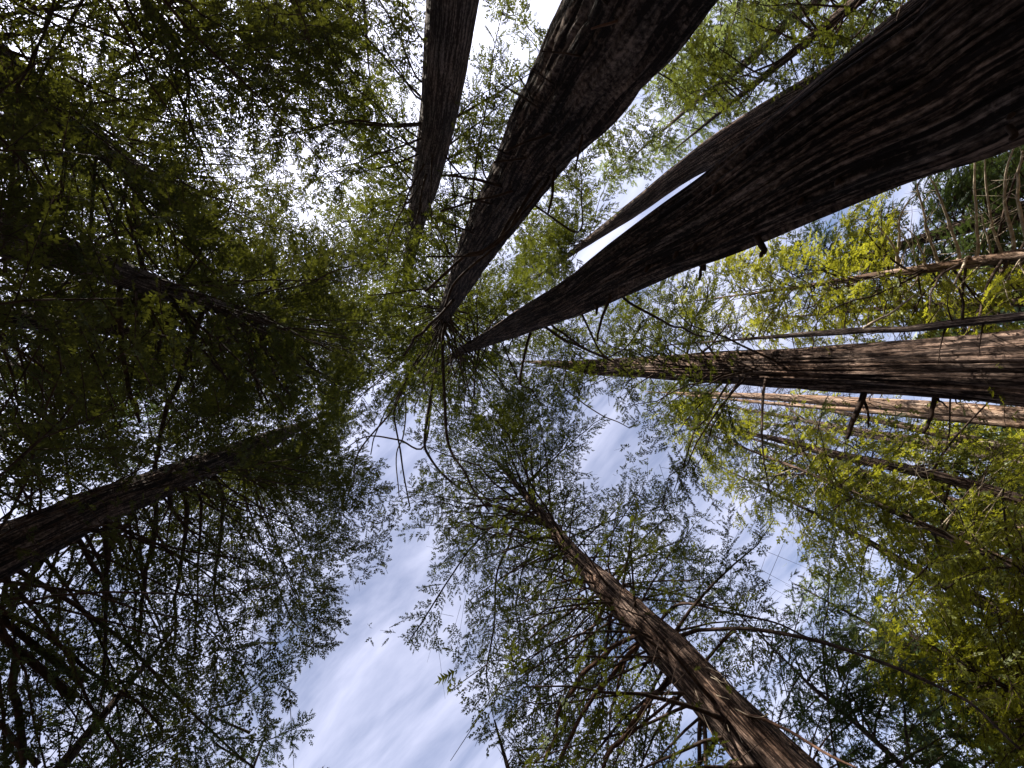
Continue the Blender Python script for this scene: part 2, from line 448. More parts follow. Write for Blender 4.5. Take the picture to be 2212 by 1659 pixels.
def off_tree(label, u, v, D, H, r, **kw):
    """a tree whose stem stands outside the picture: u,v only gives its bearing"""
    d = ray(u, v); az = math.atan2(d[1], d[0])
    return make_tree_manual(label, np.array([math.cos(az), math.sin(az)]) * D, H, r, **kw)
def make_tree_manual(label, hz, H, r, bark=BARK, leaf='redwood', group='redwoods of the grove', name='redwood_tree', clear=0.95, **kw):
    t = Tree(); t.label = label
    zz = np.linspace(-0.5, H, 40)
    wob = np.stack([np.sin(zz * 0.21 + hz[0]), np.cos(zz * 0.17 + hz[1]), zz * 0], 1) * 0.12
    t.path = np.stack([np.full(40, hz[0]), np.full(40, hz[1]), zz], 1) + wob
    t.rad = np.interp(zz, [-0.5, 1, H], [r * 1.5, r, 0.02]); t.s = zz
    t.base = np.array([t.path[0][0], t.path[0][1], 0.0]); t.H = H; t.D = float(np.hypot(*hz)); t.clear = clear; t.leaf = leaf; t.name = name
    e = bpy.data.objects.new(name, None); COL.objects.link(e)
    e.location = t.base; e['label'] = label; e['category'] = 'tree'
    if group: e['group'] = group
    t.e = e
    k = 20
    th = np.linspace(0, 2 * np.pi, k + 1)
    TH, S = np.meshgrid(th, zz)
    rr = t.rad[:, None] * (1 + 0.12 * (vnoise(np.cos(TH) * 3, np.sin(TH) * 3, S * 0.6 + hz[0]) - 0.5))
    V = t.path[:, None] + np.stack([rr * np.cos(TH), rr * np.sin(TH), rr * 0], -1)
    i = np.arange(39)[:, None] * (k + 1); j = np.arange(k)[None]
    f = np.stack([i + j, i + j + 1, i + k + 2 + j, i + k + 1 + j], -1).reshape(-1, 4)
    UV = np.stack([TH * r, S], -1).reshape(-1, 2)
    mesh_obj('trunk', V.reshape(-1, 3), [f], bark, e, t.base, smooth=True, uv=UV)
    t.pu, t.pv, t.pd = project(t.path)
    t.id = len(TREES); t.limbs = Bag(); t.cand = []
    TREES.append(t)
    return t

BARE = []
# candidate foliage: one entry per bough
BOUGHS = []
def bough_foliage(t, pts, L, prio=0, keep_wood=True, rad0=None, dens=1.0, face=None, first=0.16, wide=0.30, hang=0.18):
    """sprays along a bough: returns arrays of position, direction, normal"""
    n = max(3, int(L / 0.22 * dens))
    f = np.linspace(first, 1.0, n) + rng.uniform(-0.5, 0.5, n) * 0.6 / n
    f = np.clip(f, 0, 1)
    cs = np.linspace(0, 1, len(pts))
    C = np.stack([np.interp(f, cs, pts[:, c]) for c in range(3)], 1)
    tg = np.gradient(pts, axis=0); tg /= np.linalg.norm(tg, axis=1, keepdims=True) + 1e-9
    T = np.stack([np.interp(f, cs, tg[:, c]) for c in range(3)], 1)
    upv = np.array([0, 0, 1.0])
    side = np.cross(T, upv); side /= np.linalg.norm(side, axis=1, keepdims=True) + 1e-6
    sg = np.where(np.arange(n) % 2, 1, -1)[:, None]
    ang = np.radians(rng.uniform(38, 68, n))[:, None]
    tilt = rng.normal(0, 0.28, (n, 1)) - hang
    dirs = T * np.cos(ang) + side * sg * np.sin(ang) + upv * tilt
    dirs /= np.linalg.norm(dirs, axis=1, keepdims=True)
    lb = (wide * L * (1 - f) ** 0.8 + 0.35) * rng.uniform(0.55, 1.25, n)
    lb = np.minimum(lb, 2.0)
    pos, di, bl, nm, sc = [], [], [], [], []
    fn = upv + rng.normal(0, 0.38, (n, 3))
    for i in range(n):
        fd = np.linalg.norm(C[i] + dirs[i] * lb[i] * 0.5 - CAM)
        m = max(3, int(lb[i] / (0.30 * float(np.clip(fd * 0.0165, 0.18, 0.62)))))
        g = (np.arange(m) + rng.uniform(0.3, 0.9, m)) / m
        p = C[i] + dirs[i] * (g * lb[i])[:, None] - upv * (0.22 * lb[i] * g * g)[:, None] * (1 if hang > 0 else 0.3)
        s2 = np.cross(dirs[i], fn[i]); s2 /= np.linalg.norm(s2) + 1e-6
        a2 = np.radians(rng.uniform(22, 50, m)) * np.where(np.arange(m) % 2, 1, -1)
        a2[-1] *= 0.15
        dd = dirs[i] * np.cos(a2)[:, None] + s2 * np.sin(a2)[:, None] + rng.normal(0, 0.10, (m, 3)) - upv * (0.06 + hang * 0.35)
        pos.append(p); di.append(dd); bl.append(np.full(m, i)); nm.append(fn[i] + rng.normal(0, 0.16, (m, 3))); sc.append(1.15 - 0.5 * g)
    pos = np.concatenate(pos); di = np.concatenate(di); bl = np.concatenate(bl); nm = np.concatenate(nm); sc = np.concatenate(sc)
    di /= np.linalg.norm(di, axis=1, keepdims=True)
    BOUGHS.append(dict(sc=sc, t=t, pts=pts, pos=pos, di=di, nm=nm, bl=bl, C=C, dirs=dirs, lb=lb, f=f, prio=prio, wood=keep_wood, rad0=rad0))
def crown(t, z0, z1, n, L0, L1, az=None, droop=0.35, pitch=(0, 35), dens=1.0, wide=0.30, hang=0.18):
    for i in range(n):
        f = (i + rng.random()) / n
        z = z0 + (z1 - z0) * f
        L = (L0 + (L1 - L0) * f ** 0.8) * rng.uniform(0.7, 1.2)
        a = rng.uniform(0, 2 * np.pi) if az is None else R(az[0] + rng.uniform(-az[1], az[1]))
        dh = np.array([math.cos(a), math.sin(a), 0]); pr = np.array([-math.sin(a), math.cos(a), 0])
        c = np.array([np.interp(z, t.path[:, 2], t.path[:, k]) for k in range(3)])
        r = float(np.interp(z, t.path[:, 2], t.rad))
        p0 = math.tan(R(pitch[0] + (pitch[1] - pitch[0]) * f + rng.normal(0, 9)))
        g = np.linspace(0, 1, 9)
        w = np.cumsum(rng.normal(0, 0.035, 9)) * L
        pts = c + dh * (r * 0.6 + g * L)[:, None] + np.array([0, 0, 1.0]) * (L * (p0 * g - droop * g ** 2 + 0.12 * g ** 3))[:, None] + pr * (w * g)[:, None]
        bough_foliage(t, pts, L, rad0=0.0065 * L + 0.005, dens=dens, wide=wide, hang=hang)

def branch(t, pts, hw, k=1.0, leafy=0.0, mat=None, face=False, tip=0.25, name='branch', twigs=0, label=None, prio=1, bend=0.0, wide=0.16):
    """a branch surveyed on the photograph: pts in sheet units, hw half thickness at its foot, k how much nearer its tip is"""
    pts = np.asarray(pts, float)
    i = int(np.argmin((t.pu - pts[0][0]) ** 2 + (t.pv - pts[0][1]) ** 2 + np.where(t.pd < 0.5, 1e9, 0)))
    d0 = np.linalg.norm(t.path[i] - CAM)
    sz = math.sin(math.acos(np.clip(((t.path[i] - CAM) / d0)[2], -1, 1)))
    if face: d0 -= 0.8 * t.rad[i] / max(0.35, sz)
    cl = np.concatenate([[0], np.cumsum(np.linalg.norm(np.diff(pts, axis=0), axis=1))]); cl /= cl[-1]
    dd = d0 * (1 + (k - 1) * cl)
    P = CAM + ray(pts[:, 0], pts[:, 1]) * dd[:, None]
    if not face: P = np.vstack([t.path[i] * 0.75 + P[0] * 0.25, P])
    else:
        P = np.vstack([P[0] + (t.path[i] - P[0]) * 0.3, P])
    n = max(8, len(P) * 5)
    C = catmull(P, n)
    L = np.linalg.norm(np.diff(C, axis=0), axis=1).sum()
    g = np.linspace(0, 1, n)
    jit = np.stack([vnoise(g * 9 + t.id * 3 + a * 31, g * 0 + pts[0][0], g * 0) - 0.5 for a in range(3)], 1) * min(0.10, 0.02 * L) * np.minimum(1, 4 * g)[:, None]
    C = C + jit
    r0 = hw / FPX * d0 * (CAM[2] * 0 + 1) * max(0.35, abs((ray(pts[0][0], pts[0][1]) @ ROT)[2]))
    rad = r0 * (1 - (1 - tip) * g) * (1 + 0.18 * (vnoise(g * 14, g * 0 + pts[0][1], g * 0) - 0.5))
    rad[0] *= 1.25
    v, f, tp = tube(C, rad, 8)
    o = mesh_obj(name, v, [f, tp], mat or WOOD, t.e, t.base, smooth=True)
    if label: o['label'] = label
    if twigs:
        b = Bag()
        for _ in range(twigs):
            s = rng.uniform(0.2, 0.98); j = int(s * (n - 1))
            tg = C[min(j + 1, n - 1)] - C[max(j - 1, 0)]; tg /= np.linalg.norm(tg) + 1e-9
            d = tg * 0.7 + rng.normal(0, 0.75, 3); d /= np.linalg.norm(d)
            l = rng.uniform(0.25, 1.0) * L * 0.22
            e = C[j] + d * l * 0.5; e2 = C[j] + d * l + rng.normal(0, 0.12, 3) * l
            b.tube([C[j], e, e2], [rad[j] * 0.35, rad[j] * 0.26, rad[j] * 0.1], 4)
        o2 = b.obj('twigs', mat or WOOD, t.e, t.base); o2['kind'] = 'stuff'
    if leafy < 0.35: BARE.append((C, rad))
    if leafy:
        bough_foliage(t, C, L, prio=prio, keep_wood=False, dens=leafy, first=0.3, wide=wide)
    return C
def dead(t, z0, z1, n, L, mat=WOOD, thick=0.012, pitch=0, az=None, sub=3):
    """thin bare twiggy branches all up a stem, too many to count: one part"""
    b = Bag()
    for i in range(n):
        z = z0 + (z1 - z0) * (i + rng.random()) / n
        a = rng.uniform(0, 2 * np.pi) if az is None else R(az[0] + rng.uniform(-az[1], az[1]))
        dh = np.array([math.cos(a), math.sin(a), math.tan(R(pitch + rng.normal(0, 14)))])
        c = np.array([np.interp(z, t.path[:, 2], t.path[:, k]) for k in range(3)])
        l = L * rng.uniform(0.35, 1.15)
        g = np.linspace(0, 1, 6)
        p = c + dh * (g * l)[:, None] + np.array([0, 0, -0.18]) * (l * g ** 2)[:, None] + np.cumsum(rng.normal(0, 0.02 * l, (6, 3)), 0) * g[:, None]
        b.tube(p, thick * (1.15 - g) * rng.uniform(0.6, 1.4), 4)
        for _ in range(rng.integers(0, sub + 1)):
            j = rng.integers(1, 5); d = dh / np.linalg.norm(dh) * 0.6 + rng.normal(0, 0.7, 3); l2 = l * rng.uniform(0.12, 0.4)
            b.tube([p[j], p[j] + d * l2 * 0.5, p[j] + d * l2 + rng.normal(0, 0.08, 3) * l2], np.array([0.5, 0.4, 0.15]) * thick, 3)
    o = b.obj('dead_twigs', mat, t.e, t.base)
    if o: o['kind'] = 'stuff'

# ================================================================== the grove
RW = 'redwoods of the grove'
# T2, the dark leaning stem at the top middle
t2 = make_tree('massive dark leaning redwood trunk bristling with broken branch stubs at the top middle', '1440,-110,156 1378,-5,141 1321,75,126 1256,180,110 1178,287,84 1120,389,63 1038,522,44 1000,600,30 965,672,17 950,715,12', 4.3, 37, BARK_FLAKY, rough=1.3, stretch=1.7, clear=0.0)
# T4, the giant on the right
t4 = make_tree('widest redwood trunk with deep furrowed bark, sweeping in from the upper right corner', '2275,41,221 2097,157,188 1902,256,153 1729,359,121 1569,456,91 1456,516,74 1344,580,58 1232,646,41 1120,699,27 1055,731,16 990,760,8', 4.6, 42, BARK, rough=2.0, stretch=0.28, clear=0.0)
t1 = make_tree('slim straight grey brown redwood trunk at the top, left of the stub covered trunk', '984,-90,66 977,0,57 960,150,48 945,260,40 918,400,29 905,450,23 888,540,14 880,590,9', 6.8, 36, BARK_GREY, rough=0.6, stretch=1.5, clear=0.0)
t3 = make_tree('thinner redwood trunk running close behind the upper edge of the widest trunk', '1990,55,60 1828,175,49 1757,209,43 1647,265,36 1539,330,30 1474,372,23 1355,461,16 1248,537,7', 13.0, 36, BARK, rough=0.8, clear=0.0)
t5 = make_tree('stout ridged redwood trunk pointing in level from the middle of the right edge', '2330,795,93 2212,794,83 2040,794,68 1874,795,54 1690,795,42 1507,794,32 1390,793,23 1270,793,16 1215,788,9', 9.5, 33, BARK_MID, rough=2.2, stretch=0.32, clear=0.35)
t11 = make_tree('leafy redwood with long bare limbs and reddish trunk rising from the bottom edge', '1770,1770,66 1690,1680,57 1570,1545,51 1470,1430,45 1385,1345,35 1300,1260,26 1237,1195,18 1167,1106,11 1110,1040,6', 8.5, 27, BARK_MID, rough=1.2, stretch=0.8, clear=0.04)
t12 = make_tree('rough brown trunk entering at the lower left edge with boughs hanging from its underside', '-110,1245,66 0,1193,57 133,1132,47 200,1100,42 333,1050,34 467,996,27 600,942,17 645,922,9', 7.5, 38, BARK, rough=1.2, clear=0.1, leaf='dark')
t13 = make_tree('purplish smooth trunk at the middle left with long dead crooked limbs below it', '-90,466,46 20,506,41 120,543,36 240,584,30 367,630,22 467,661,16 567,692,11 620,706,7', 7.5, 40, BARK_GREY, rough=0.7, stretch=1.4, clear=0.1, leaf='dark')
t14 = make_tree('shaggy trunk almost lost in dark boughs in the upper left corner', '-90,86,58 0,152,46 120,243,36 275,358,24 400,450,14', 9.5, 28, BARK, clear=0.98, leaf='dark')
# right hand side
t6 = make_tree('thin crooked bare stem just above the level trunk at the right edge', '2290,676,11 2212,683,10 2107,693,11 1974,710,8 1860,714,7 1741,723,6 1607,733,3', 8.2, 13.5, WOOD and BARK_GREY, clear=0.0, name='dead_tree', group=None, rough=1.0)
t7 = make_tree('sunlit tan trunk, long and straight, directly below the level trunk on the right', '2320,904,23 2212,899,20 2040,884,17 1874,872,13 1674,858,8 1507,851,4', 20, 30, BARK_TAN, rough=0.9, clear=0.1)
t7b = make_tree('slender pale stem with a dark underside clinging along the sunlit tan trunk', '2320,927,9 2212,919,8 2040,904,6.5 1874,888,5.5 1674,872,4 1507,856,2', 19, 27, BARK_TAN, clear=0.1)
t8 = make_tree('dark brown trunk below the sunlit trunks, vanishing into yellow green fronds', '2330,1122,13 2212,1083,13 2070,1040,12 1924,1006,11 1807,983,10 1707,956,8 1607,934,4', 17, 24, BARK_MID, clear=0.12)
t8b = make_tree('faint grey stem in the bright gap, nearer the sunlit tan trunk', '2212,984,8 1990,951,7 1807,922,6 1710,903,5 1617,886,3', 27, 32, BARK_GREY, clear=0.6)
t8c = make_tree('faint grey stem in the bright gap, nearer the dark brown trunk', '2212,1002,7 1990,963,6 1807,931,5 1710,921,4 1631,913,2.5', 29, 33, BARK_GREY, clear=0.6)
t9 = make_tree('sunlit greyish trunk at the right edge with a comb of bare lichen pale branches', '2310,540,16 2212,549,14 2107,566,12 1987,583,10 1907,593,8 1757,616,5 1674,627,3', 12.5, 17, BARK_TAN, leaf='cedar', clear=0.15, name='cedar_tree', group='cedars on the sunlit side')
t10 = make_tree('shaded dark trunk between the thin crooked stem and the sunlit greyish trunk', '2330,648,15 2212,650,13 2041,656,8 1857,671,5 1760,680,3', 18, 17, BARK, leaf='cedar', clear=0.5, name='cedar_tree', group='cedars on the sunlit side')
t15 = make_tree('slim pale trunk crossing blue gaps of sky beside the upper right foliage', '1840,-70,17 1774,0,14 1707,43,11 1607,140,8.5 1507,217,5.5 1440,275,3', 19, 26, BARK_GREY, leaf='blue', clear=0.45, name='fir_tree', group='firs behind the redwoods')
t16 = make_tree('small fir with a thin grey stem glimpsed through its leaves at the lower right', '2090,1790,10 1960,1665,8 1824,1540,5.5 1760,1490,4 1700,1430,2.5', 14, 18, BARK_GREY, leaf='fir', clear=0.9, name='fir_tree', group='firs behind the redwoods')
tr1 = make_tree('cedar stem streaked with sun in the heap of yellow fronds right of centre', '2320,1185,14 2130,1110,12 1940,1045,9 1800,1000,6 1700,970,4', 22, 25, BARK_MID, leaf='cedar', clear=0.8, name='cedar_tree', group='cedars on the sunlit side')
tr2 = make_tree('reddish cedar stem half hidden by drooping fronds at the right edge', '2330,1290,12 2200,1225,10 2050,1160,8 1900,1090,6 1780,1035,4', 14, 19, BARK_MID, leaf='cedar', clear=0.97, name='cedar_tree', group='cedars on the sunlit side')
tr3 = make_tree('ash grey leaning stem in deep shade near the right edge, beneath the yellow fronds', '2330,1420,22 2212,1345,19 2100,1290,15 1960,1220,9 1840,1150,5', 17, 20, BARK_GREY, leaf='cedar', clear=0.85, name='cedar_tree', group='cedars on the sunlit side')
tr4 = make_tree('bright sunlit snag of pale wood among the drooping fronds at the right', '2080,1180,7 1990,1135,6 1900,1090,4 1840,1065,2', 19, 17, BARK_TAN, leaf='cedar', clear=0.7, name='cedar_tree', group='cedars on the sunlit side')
tr5 = make_tree('dark trunk in the gloom behind the bare pale branches at the right edge', '2320,430,24 2212,455,21 2080,490,16 1950,530,10', 20, 17, BARK, leaf='fir', clear=0.6, name='fir_tree', group='firs behind the redwoods')
tr6 = make_tree('shaded stem low at the far right, above the yellow fronds', '2330,1010,15 2212,980,14 2100,952,12 2000,930,9', 25, 22, BARK, leaf='cedar', clear=0.7, name='cedar_tree', group='cedars on the sunlit side')

# trees whose stems stand beside the view and reach in with their boughs
OFF = 'trees reaching in from beyond the view'
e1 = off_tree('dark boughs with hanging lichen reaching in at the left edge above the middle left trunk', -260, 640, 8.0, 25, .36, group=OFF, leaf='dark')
e2 = off_tree('airy boughs reaching in at the left edge between the two left trunks', -300, 980, 12.5, 27, .4, group=OFF, leaf='fir', name='fir_tree')
e3 = off_tree('heavy dark fir boughs with thick bare limbs filling the lower left corner', 40, 1760, 8.5, 13, .25, group=OFF, leaf='fir', name='fir_tree')
e4 = off_tree('fir boughs at the bottom left ending in a lone pointed sprig against blue sky', 430, 1990, 11.5, 14.5, .2, group=OFF, leaf='fir', name='fir_tree')
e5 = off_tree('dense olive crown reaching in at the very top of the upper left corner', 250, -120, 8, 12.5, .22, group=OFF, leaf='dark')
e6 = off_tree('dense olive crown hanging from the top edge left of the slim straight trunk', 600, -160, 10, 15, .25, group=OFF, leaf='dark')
e7 = off_tree('thin brightly backlit crown at the top edge beside the slim straight trunk', 760, -220, 17, 27, .3, group=OFF)
e8 = off_tree('sage green sunlit crown in the upper right behind the slim pale trunk', 1620, -140, 17, 21, .3, group=OFF, leaf='blue', name='fir_tree')
e9 = off_tree('glossy green boughs against the widest trunk at the top right edge', 2010, -130, 12, 13, .25, group=OFF, leaf='redwood')
e10 = off_tree('feathery boughs rising from the bottom edge left of the slanting reddish trunk', 1180, 1940, 8.5, 10, .2, group=OFF, leaf='redwood')
e11 = off_tree('pale green feathery fir reaching up in the bottom right corner', 2330, 1560, 13, 7.6, .16, group=OFF, leaf='cedar', name='fir_tree')
e12 = off_tree('dark fir at the bottom edge right of the slanting reddish trunk', 2010, 1900, 12, 11, .2, group=OFF, leaf='fir', name='fir_tree')
e15 = off_tree('bluish fir standing behind the pale feathery one in the bottom right corner', 2420, 1640, 20, 15, .22, group=OFF, leaf='blue', name='fir_tree')
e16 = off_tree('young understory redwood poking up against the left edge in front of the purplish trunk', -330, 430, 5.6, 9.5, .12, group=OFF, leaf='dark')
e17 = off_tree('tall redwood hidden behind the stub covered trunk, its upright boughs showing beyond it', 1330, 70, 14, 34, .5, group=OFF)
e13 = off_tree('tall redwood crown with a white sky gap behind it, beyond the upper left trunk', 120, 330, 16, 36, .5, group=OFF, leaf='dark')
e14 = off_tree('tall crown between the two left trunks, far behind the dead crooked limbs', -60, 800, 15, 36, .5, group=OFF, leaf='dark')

crown(t1, 12, 35, 130, 5.4, 1.6)
crown(t2, 23, 36.5, 190, 6.0, 1.8, pitch=(5, 40))
crown(t3, 22, 35, 90, 3.8, 1.2, az=(200, 100))
crown(t4, 24, 41.5, 170, 5.8, 1.4)
crown(t5, 20, 32.5, 80, 4.2, 1.2, az=(170, 110))
crown(t11, 8, 26.5, 105, 5.6, 1.2, pitch=(5, 40))
crown(t12, 7, 37.5, 190, 6.2, 2.0, hang=0.3)
crown(t13, 14, 39.5, 220, 6.2, 2.4)
crown(t14, 5, 27.5, 150, 6.2, 1.2); crown(t14, 5, 18, 60, 5.5, 4, az=(35, 80)); crown(t13, 4, 12, 40, 5, 4, az=(200, 80))
crown(t7, 24, 29.5, 30, 3.5, 1.0)
crown(t8, 9, 23.5, 80, 4.5, 1.0, hang=0.35)
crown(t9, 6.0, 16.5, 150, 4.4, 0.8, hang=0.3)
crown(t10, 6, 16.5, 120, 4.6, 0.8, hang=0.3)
crown(t15, 10, 25.5, 90, 4.6, 0.9)
crown(t16, 6, 17.5, 90, 4.2, 0.8)
crown(t12, 9, 27, 100, 8.5, 5, az=(75, 55)); crown(t2, 26, 36, 110, 7.8, 4, az=(105, 55), pitch=(0, 20)); crown(t13, 18, 38, 110, 7.6, 4, az=(20, 60))
crown(t11, 5, 23, 110, 6.4, 2, az=(175, 70)); crown(t11, 14, 24, 40, 4.4, 2, az=(-40, 50)); crown(t4, 28, 40, 80, 7, 3, az=(90, 60))
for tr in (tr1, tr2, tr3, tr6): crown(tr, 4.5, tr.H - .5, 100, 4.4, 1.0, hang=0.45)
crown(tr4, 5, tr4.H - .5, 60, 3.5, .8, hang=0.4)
crown(tr5, 5, 16.8, 170, 5.2, 1.5)
crown(e1, 6, 24.5, 90, 5.6, 1.2); crown(e2, 8, 26.5, 90, 6.0, 1.2); crown(e3, 3, 12.5, 90, 6.4, 1.2, hang=0.3)
crown(e4, 4, 14, 80, 5.0, 1.0, hang=0.25); crown(e5, 4, 12.3, 110, 6.0, 2.4); crown(e6, 5, 14.8, 130, 6.0, 1.8)
crown(e7, 10, 26.5, 90, 5.6, 1.2); crown(e8, 9, 20.7, 110, 5.4, 1.2); crown(e9, 4.5, 12.7, 90, 5.0, 1.0)
crown(e10, 3, 9.7, 60, 3.6, 1.0); crown(e11, 2.5, 7.5, 170, 4.6, .9, hang=0.3); crown(e12, 3, 10.7, 70, 4.2, 1.0)
crown(e15, 4, 14.8, 130, 4.6, 1.0, hang=0.3); crown(t11, 14, 26, 80, 6.5, 4, az=(215, 60)); crown(t5, 9, 22, 60, 5, 3, az=(200, 70))
crown(e16, 3.5, 9.3, 60, 3.2, .8); crown(e17, 14, 33.5, 130, 5.0, 1.2)
crown(e13, 12, 35.5, 150, 6.6, 1.2); crown(e14, 12, 35.5, 160, 6.6, 1.2)

# ---- surveyed branches
# broken stubs on the dark leaning trunk
for s, hw in (('1600,375 1450,350 1300,330', 3.2), ('1380,550 1285,485 1190,420', 2.2), ('1290,715 1160,620 1030,540', 3.2), ('1240,650 1200,570 1150,490', 2.6), ('1390,850 1230,910 1060,980', 4.6), ('1100,1010 1030,975 970,940', 3.0), ('1240,1020 1120,1035 990,1055', 4.2), ('1060,1215 880,1165 700,1140', 4.6), ('1160,1220 900,1300 640,1370', 4.2), ('1000,1330 860,1295 720,1260', 3.6), ('860,1515 760,1475 660,1440', 3.0), ('1380,1070 1365,1250 1340,1390', 5.0), ('1560,870 1535,1000 1510,1110', 3.6), ('1755,55 1720,28 1690,0', 4.0)):
    branch(t2, q(2, s), hw, 0.95, face=True, tip=0.45, name='branch_stub', mat=WOOD)
branch(t2, q(2, '1900,95 1780,145 1620,185'), 4.2, 0.97, face=True, tip=0.5, name='branch_stub', mat=WOOD_RED)
# long thick boughs lying along and over it
branch(t2, q(0, '1170,383 1128,452 1085,520 1040,545 1004,553 960,590 917,630'), 4.6, 0.9, face=True, tip=0.6)
branch(t2, q(0, '1120,447 1090,500 1057,545 990,600 962,665'), 4.2, 0.92, face=True, tip=0.6)
branch(t2, q(5, '740,260 600,420 500,510 450,570 400,655'), 4.2, 0.85, face=True, tip=0.5)
branch(t2, q(5, '700,190 600,205 500,215 340,238 170,255'), 2.8, 0.95, tip=0.4)
branch(t2, q(5, '640,330 520,330 300,400 0,450'), 1.8, 0.98, tip=0.3)
branch(t2, q(2, '1350,1150 1250,1300 1130,1450 960,1600 850,1655 560,1659'), 3.6, 0.9, face=True, tip=0.5)
# the spray of long drooping limbs below its tip
for s, hw, k in (
    ('685,390 660,520 655,700 670,900 680,1150 720,1280 800,1400 860,1520 960,1659', 4.2, .72),
    ('640,480 630,650 590,850 560,1050 540,1220 570,1300 650,1410 780,1510 980,1590', 3.8, .72),
    ('540,1220 380,1190 200,1165 100,1200 0,1270', 2.4, .95),
    ('630,460 540,600 430,780 360,950 345,1050 380,1250 400,1400 440,1620', 2.9, .75),
    ('610,460 480,680 400,830 330,1000 200,1150 100,1300 70,1500', 2.8, .75),
    ('620,500 560,650 530,800 580,940 680,1080 740,1160', 2.4, .8),
    ('580,560 470,720 410,850 420,1000 400,1180 360,1290 370,1560', 2.4, .78),
    ('600,500 500,690 350,900 230,1130 190,1290', 2.4, .8),
    ('620,520 575,700 545,820 480,960 470,1040', 1.8, .85),
    ('640,560 600,700 640,840 690,900', 1.6, .85),
    ('560,540 450,560 420,590', 2.2, .95), ('560,480 460,450 380,445', 2.0, .95), ('660,470 720,620 700,760', 1.6, .9),
    ('590,560 380,660 180,640 0,590', 1.8, .95), ('560,640 330,760 160,880 40,1000', 1.8, .9), ('680,850 750,920 880,960 1000,1050', 2.0, .95)):
    branch(t2, q(5, s), hw, k, tip=0.35)
# leafy limbs behind it
for s in ('830,1450 890,1000 935,780 960,600 1000,300 1060,0', '940,1150 900,1000 780,780 700,560', '740,1560 730,1300 690,900 650,760', '700,1640 620,1450 560,1330', '1530,1500 1550,1250 1560,1050 1570,930'):
    branch(t2, q(2, s), 2.4, 1.06, leafy=0.8, tip=0.25, wide=0.2)
# slim straight trunk, boughs fanning to the upper left
for s in ('470,1180 300,1000 200,850 100,700', '500,640 400,500 300,350 210,180', '540,270 430,100 360,0', '500,520 400,300 310,110 250,0', '450,1300 260,1170 100,1080', '430,1450 250,1290 50,1150', '640,1030 720,900 800,760', '560,1350 620,1480 700,1620'):
    branch(t1, q(2, s), 2.6, 1.0, leafy=0.8, tip=0.3, wide=0.2)
# widest trunk
branch(t4, q(5, '1740,265 1715,330 1690,400 1670,480 1660,550'), 4.2, .95, face=True, tip=0.5)
branch(t4, q(5, '1840,280 2000,370 2120,440 2212,470 2290,510 2370,525'), 3.2, .86, leafy=0.0, tip=0.4)
branch(t4, q(5, '1320,460 1500,570 1650,630 1750,680 1840,750'), 3.8, .88, tip=0.4)
branch(t4, q(5, '1360,440 1460,520 1600,610 1680,640'), 3.0, .88, tip=0.5)
branch(t4, q(5, '1690,635 1780,632 1840,590 1930,480 2000,390'), 2.4, .9, leafy=0.7, tip=0.3)
branch(t4, q(5, '1220,480 1205,560 1190,620 1170,740 1155,830'), 3.8, .9, face=False, tip=0.6)
branch(t4, q(5, '1160,820 1240,870 1265,930 1320,970 1400,1000'), 1.8, 1.0, tip=0.35)
for s, hw in (('940,590 850,770 800,850 750,900', 1.8), ('890,600 870,750 855,870 850,950 830,1060', 2.4), ('1050,580 1100,640 1160,700', 1.8), ('830,620 770,700 740,740', 1.5), ('800,620 850,700 890,760 945,820', 1.5), ('960,590 1050,660 1140,740', 1.6), ('1110,540 1095,570 1088,605', 2.4), ('1050,560 1040,580 1035,600', 2.2), ('990,580 985,595 980,605', 2.0), ('780,610 690,650 600,700', 1.6), ('800,600 820,680 790,800', 1.3), ('760,590 790,520 800,500', 1.4)):
    branch(t4, q(5, s), hw, .92, tip=0.4)
branch(t4, q(6, '140,90 130,20 118,90 110,150'), 4.6, .97, tip=0.6, name='branch_stub')
branch(t4, q(5, '1655,330 1655,350 1655,375'), 4.2, .97, face=True, tip=0.6, name='branch_stub')
for u, v in ((1871, 200), (1812, 386), (1731, 431), (1624, 488), (1504, 530), (1462, 545), (2184, 245), (2190, 290), (1546, 407), (1650, 540), (1400, 575)):
    branch(t4, np.array([[u, v], [u - 4, v + 7], [u - 6, v + 13]]), 7.0, .985, face=True, tip=0.5, name='branch_knot', twigs=0)
# level trunk on the right
branch(t5, q(6, '1180,870 1165,930 1110,1050 1085,1110 1062,1180'), 6.5, .97, tip=0.6)
branch(t5, q(6, '1170,930 1190,970 1205,1040 1205,1110'), 4.0, .97, tip=0.4)
branch(t5, q(6, '1640,895 1625,980 1600,1060 1560,1150'), 5.2, .97, tip=0.5)
branch(t5, q(6, '1655,925 1680,945 1718,985'), 3.0, .98, tip=0.4)
branch(t5, q(6, '1770,940 1800,965 1832,997'), 1.4, .98, tip=0.4)
branch(t5, q(5, '2000,790 2080,900 2110,960'), 1.6, .95, leafy=0.6)
branch(t5, q(5, '1440,850 1500,900 1600,980 1700,1040 1800,1080 1862,1112'), 2.0, .9, tip=0.4)
branch(t5, q(5, '1700,770 1725,850 1735,970'), 0.8, .95, tip=0.4)
for s in ('1900,650 1880,700 1890,740', '2100,700 2000,640 1850,610'):
    branch(t5, q(5, s), 2.0, .9, leafy=0.7)
branch(t5, q(6, '30,640 60,440 150,300 170,180'), 3.0, .82, leafy=0.9, tip=0.3, wide=0.25)
branch(t5, q(6, '100,650 200,560 280,450 330,500'), 3.0, .82, leafy=0.9, tip=0.3, wide=0.25)
